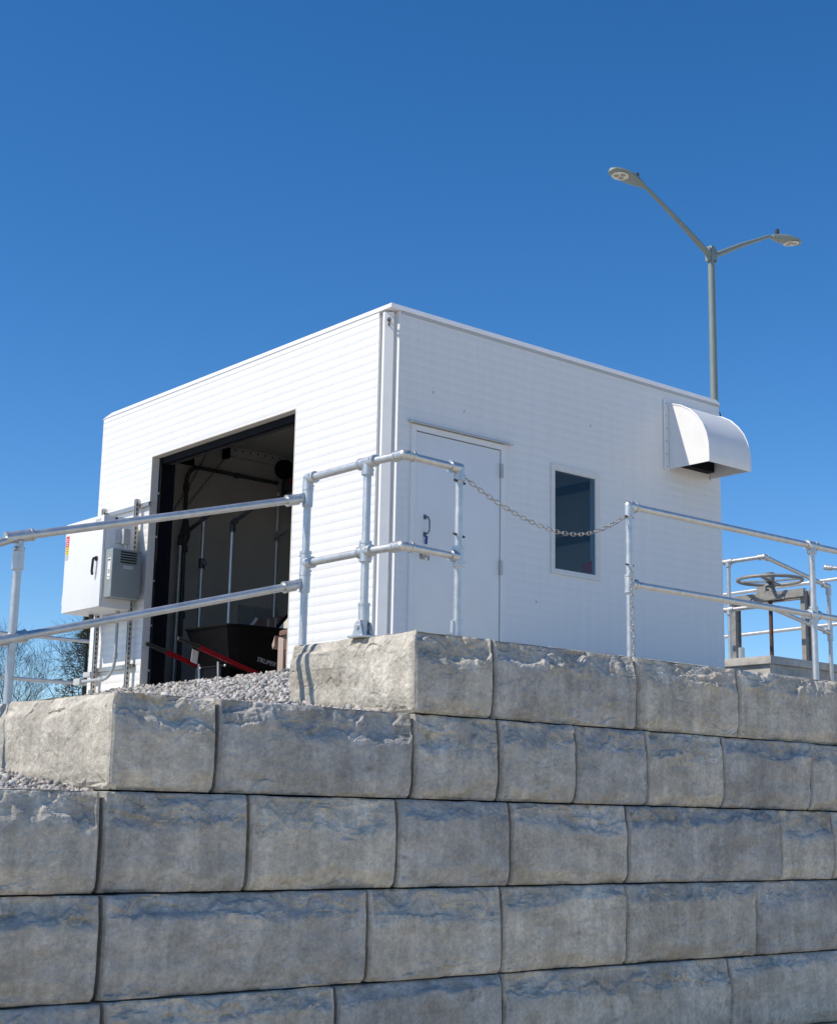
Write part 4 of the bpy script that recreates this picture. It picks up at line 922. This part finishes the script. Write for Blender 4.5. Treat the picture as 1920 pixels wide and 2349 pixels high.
for dx in (-.13, .13):
    q = 1 if dx > 0 else -1
    m = MB(); m.box((GXc+dx-.005, 11.16, GZ1-.10), (GXc+dx+.005, 12.42, GZ1)); m.box((GXc+dx-q*.006, 11.16, GZ1-.01), (GXc+dx-q*.07, 12.42, GZ1)); m.box((GXc+dx-q*.006, 11.16, GZ1-.10), (GXc+dx-q*.07, 12.42, GZ1-.09)); m.build('crossbeam', STEEL, gs, smooth=False)
for y0, y1 in ((11.45, 11.60), (12.05, 11.92)):
    m = MB(); m.bar((GXc-.142, y0, GZ1-.105), (GXc-.142, y1, GZ1-.01), .012, .03); m.build('gusset', STEEL, gs)
m = MB(); m.tube([(GXc, GYc, GZ0), (GXc, GYc, GZ1+.20)], .026, 12); m.build('stem', RUST, gs)
m = MB(); m.lathe((GXc, GYc, GZ1+.001), [(.125, 0), (.125, .02), (.08, .03), (.06, .08), (.085, .10), (.055, .13)], 16); m.box((GXc-.13, GYc-.02, GZ1+.002), (GXc-.09, GYc+.12, GZ1+.09)); m.build('lift_nut', STEEL, gs)
m = MB(); R_ = .415; c = Vector((GXc, GYc, 4.68)); n_ = 44
vs = []; fs = []
for i in range(n_):
    a_ = 2*math.pi*i/n_; d = Vector((math.cos(a_), math.sin(a_), 0))
    for j in range(8):
        b_ = 2*math.pi*j/8; vs.append(c+d*(R_+.024*math.cos(b_))+Vector((0, 0, .023*math.sin(b_))))
for i in range(n_):
    for j in range(8): fs.append((i*8+j, ((i+1) % n_)*8+j, ((i+1) % n_)*8+(j+1) % 8, i*8+(j+1) % 8))
m.add(vs, fs); hw = m.build('hand_wheel', STEEL, gs)
m = MB(); m.lathe(c-Vector((0, 0, .035)), [(.045, 0), (.065, .01), (.065, .08), (.05, .09), (.06, .10), (.06, .135), (.03, .14)], 14); m.build('hub', STEEL, hw)
for i in range(4):
    a_ = i*math.pi/2+.35; d = Vector((math.cos(a_), math.sin(a_), 0)); m = MB(); m.bar(c+d*.045-Vector((0, 0, .012)), c+d*.405, .05, .018); m.build('spoke', STEEL, hw)
# railings round the tank
gd_ = rail_thing('guardrail', (14.95, 11.72, 3.55), 'galvanised guardrail bending round the near corner of the concrete tank')
PT = .027
for z, z2 in ((4.805, 4.517), (4.19, 3.926)):
    pipe(gd_, 'rail', (14.95, 14.6, z), (14.95, 11.17, z), PT); pipe(gd_, 'rail', (14.95, 11.16, z), (15.95, 10.93, z2), PT)
    fitting(gd_, (14.95, 11.16, z), [(0, 1, 0), (1, 0, -.17)], r=.036); fitting(gd_, (14.95, 11.72, z), [(0, 1, 0), (0, -1, 0), dn], r=.036, l=.065)
    fitting(gd_, (15.95, 10.93, z2), [(-1, .22, .2), dn]+([upd] if z < 4.5 else []), r=.036, l=.1)
pipe(gd_, 'post', (14.95, 11.72, 3.55), (14.95, 11.72, 4.805), PT); pipe(gd_, 'post', (14.95, 14.2, 3.55), (14.95, 14.2, 4.805), PT); pipe(gd_, 'post', (15.95, 10.93, 2.6), (15.95, 10.93, 4.517), PT)
m = MB(); m.tube([(14.98, 11.57, 3.55), (14.98, 11.57, 3.70)], .04, 12); m.build('socket', GALV, gd_)
ge = rail_thing('guardrail', (17.4, 12.6, 3.55), 'far galvanised guardrail crossing behind the hand wheel')
for z in (4.84, 4.215):
    pipe(ge, 'rail', (17.4, 15.0, z), (17.4, 12.3, z+.034), PT); pipe(ge, 'rail', (17.4, 12.3, z+.034), (17.4, 9.9, z+.058), PT)
for y in (14.85, 10.6): pipe(ge, 'post', (17.4, y, 3.55 if y > 11 else 2.6), (17.4, y, 4.87), PT)
gf = rail_thing('guardrail', (16.56, 10.06, 2.6), 'short stub of galvanised rail entering at the right edge of the frame')
pipe(gf, 'rail', (16.1, 11.06, 4.797), (16.56, 10.06, 4.655), PT); fitting(gf, (16.1, 11.06, 4.797), [(.42, -.9, -.13)], r=.036)
pipe(gf, 'post', (16.56, 10.06, 2.6), (16.56, 10.06, 4.655), PT); pipe(gf, 'rail', (16.17, 10.9, 4.11), (16.56, 10.06, 4.01), PT)
# far railing on the left
gl = rail_thing('guardrail', (8.4, 17.45, 2.6), 'distant galvanised guardrail seen at far left behind the control cabinet')
for z in (3.70, 3.15): pipe(gl, 'rail', (6.0, 17.46, z), (13.0, 17.46, z))
for x in (6.6, 9.6, 12.0): pipe(gl, 'post', (x, 17.46, 2.3), (x, 17.46, 3.7))

# ------------------------------------------------------------------ bare trees far behind
def tree(loc, h, seed, label, spread=.55, levels=6, up=.25):
    R = random.Random(seed); tr = MB(); cr = MB()
    def grow(p, d, L, r, lev):
        n = 3 if lev < 3 else 2; pts = [p]; rs = [r]; q = p.copy(); dd = d.copy()
        for i in range(n):
            dd = (dd+Vector((R.uniform(-1, 1), R.uniform(-1, 1), R.uniform(-.6, 1)*.8))*.20+Vector((0, 0, up*.16))).normalized()
            q = q+dd*(L/n); pts.append(q.copy()); rs.append(r*(1-.38*(i+1)/n))
        (tr if lev == 0 else cr).tube(pts, rs, 7 if lev == 0 else (5 if lev < 3 else 3), cap=False)
        if lev >= levels: return
        k = R.choice((2, 3, 3)) if lev > 0 else 4
        for i in range(k):
            ang = R.uniform(.35, .95)*spread*1.5; az_ = R.uniform(0, 2*math.pi)
            x = dd.cross(Vector((.3, .2, 1))).normalized(); y = dd.cross(x)
            nd = (dd*math.cos(ang)+(x*math.cos(az_)+y*math.sin(az_))*math.sin(ang)).normalized()
            at = pts[-1] if i < 2 else pts[-2].lerp(pts[-1], R.uniform(.1, .8))
            grow(at, nd, L*R.uniform(.70, .95), max(.0045, rs[-1]*R.uniform(.52, .76)), lev+1)
    t = thing('bare_tree', loc, label, 'tree', 'bare trees on the left horizon')
    grow(Vector(loc), Vector((R.uniform(-.08, .08), R.uniform(-.08, .08), 1)), h*.17, h*.017, 0)
    tr.build('trunk', BARK, t, angle=80); cr.build('crown', BARK, t, angle=80)
    return t
TR = [(25.6, 45.5, 9.4, 11, 'large bare tree with dark limbs nearest the left wall of the building'),
      (23.0, 46.0, 7.6, 12, 'bare tree in the middle of the gap under the control cabinet'),
      (21.3, 46.6, 7.2, 13, 'bare tree just right of the left guardrail post'),
      (19.4, 45.0, 7.4, 14, 'bare tree at the left edge behind the guardrail post'),
      (25.4, 56.0, 9.0, 15, 'slender bare tree behind the large dark one'),
      (22.6, 57.5, 8.6, 16, 'thin grey bare tree farther back in the gap'),
      (24.2, 51.0, 8.0, 19, 'bushy bare tree between the front row and the back row, right of centre'),
      (20.6, 51.5, 7.6, 20, 'bushy bare tree between the front row and the back row, left of centre'),
      (27.4, 60.0, 10.2, 18, 'distant bare tree in the row farthest back, against the building'),
      (20.6, 58.5, 8.4, 17, 'distant bare tree in the row farthest back at far left')]
for x, y, h, s_, lab in TR: tree((x, y, 2.6), h, s_, lab, levels=6 if s_ in (11, 12, 13, 14) else 5)
# olive evergreen among them
ev = thing('evergreen_tree', (26.9, 52.0, 2.6), 'olive-green evergreen showing through the bare branches', 'tree')
m = MB(); m.tube([(26.9, 52, 2.6), (26.9, 52, 9.0)], [.16, .03], 8); m.build('trunk', BARK, ev)
R = random.Random(5); vs = []; fs = []
for i in range(5200):
    hgt = R.random()**.8; rad = (1-hgt)*1.7*R.random()**.5+.05; a_ = R.uniform(0, 6.283)
    lump = 1+.35*math.sin(a_*3+hgt*9)
    c = Vector((26.9+rad*lump*math.cos(a_), 52+rad*lump*math.sin(a_), 4.0+hgt*5.0+R.uniform(-.15, .15)))
    d = Vector((math.cos(a_)+R.uniform(-.6, .6), math.sin(a_)+R.uniform(-.6, .6), R.uniform(-.4, .7))).normalized(); x = d.cross(Vector((R.uniform(-1, 1), R.uniform(-1, 1), 1))).normalized(); L_ = R.uniform(.10, .24)
    b0 = len(vs); vs += [c-x*.025, c+x*.025, c+d*L_]; fs.append((b0, b0+1, b0+2))
me = bpy.data.meshes.new('crown'); me.from_pydata([tuple(v-org(ev)) for v in vs], [], fs); link('crown', me, OLIVE, ev)
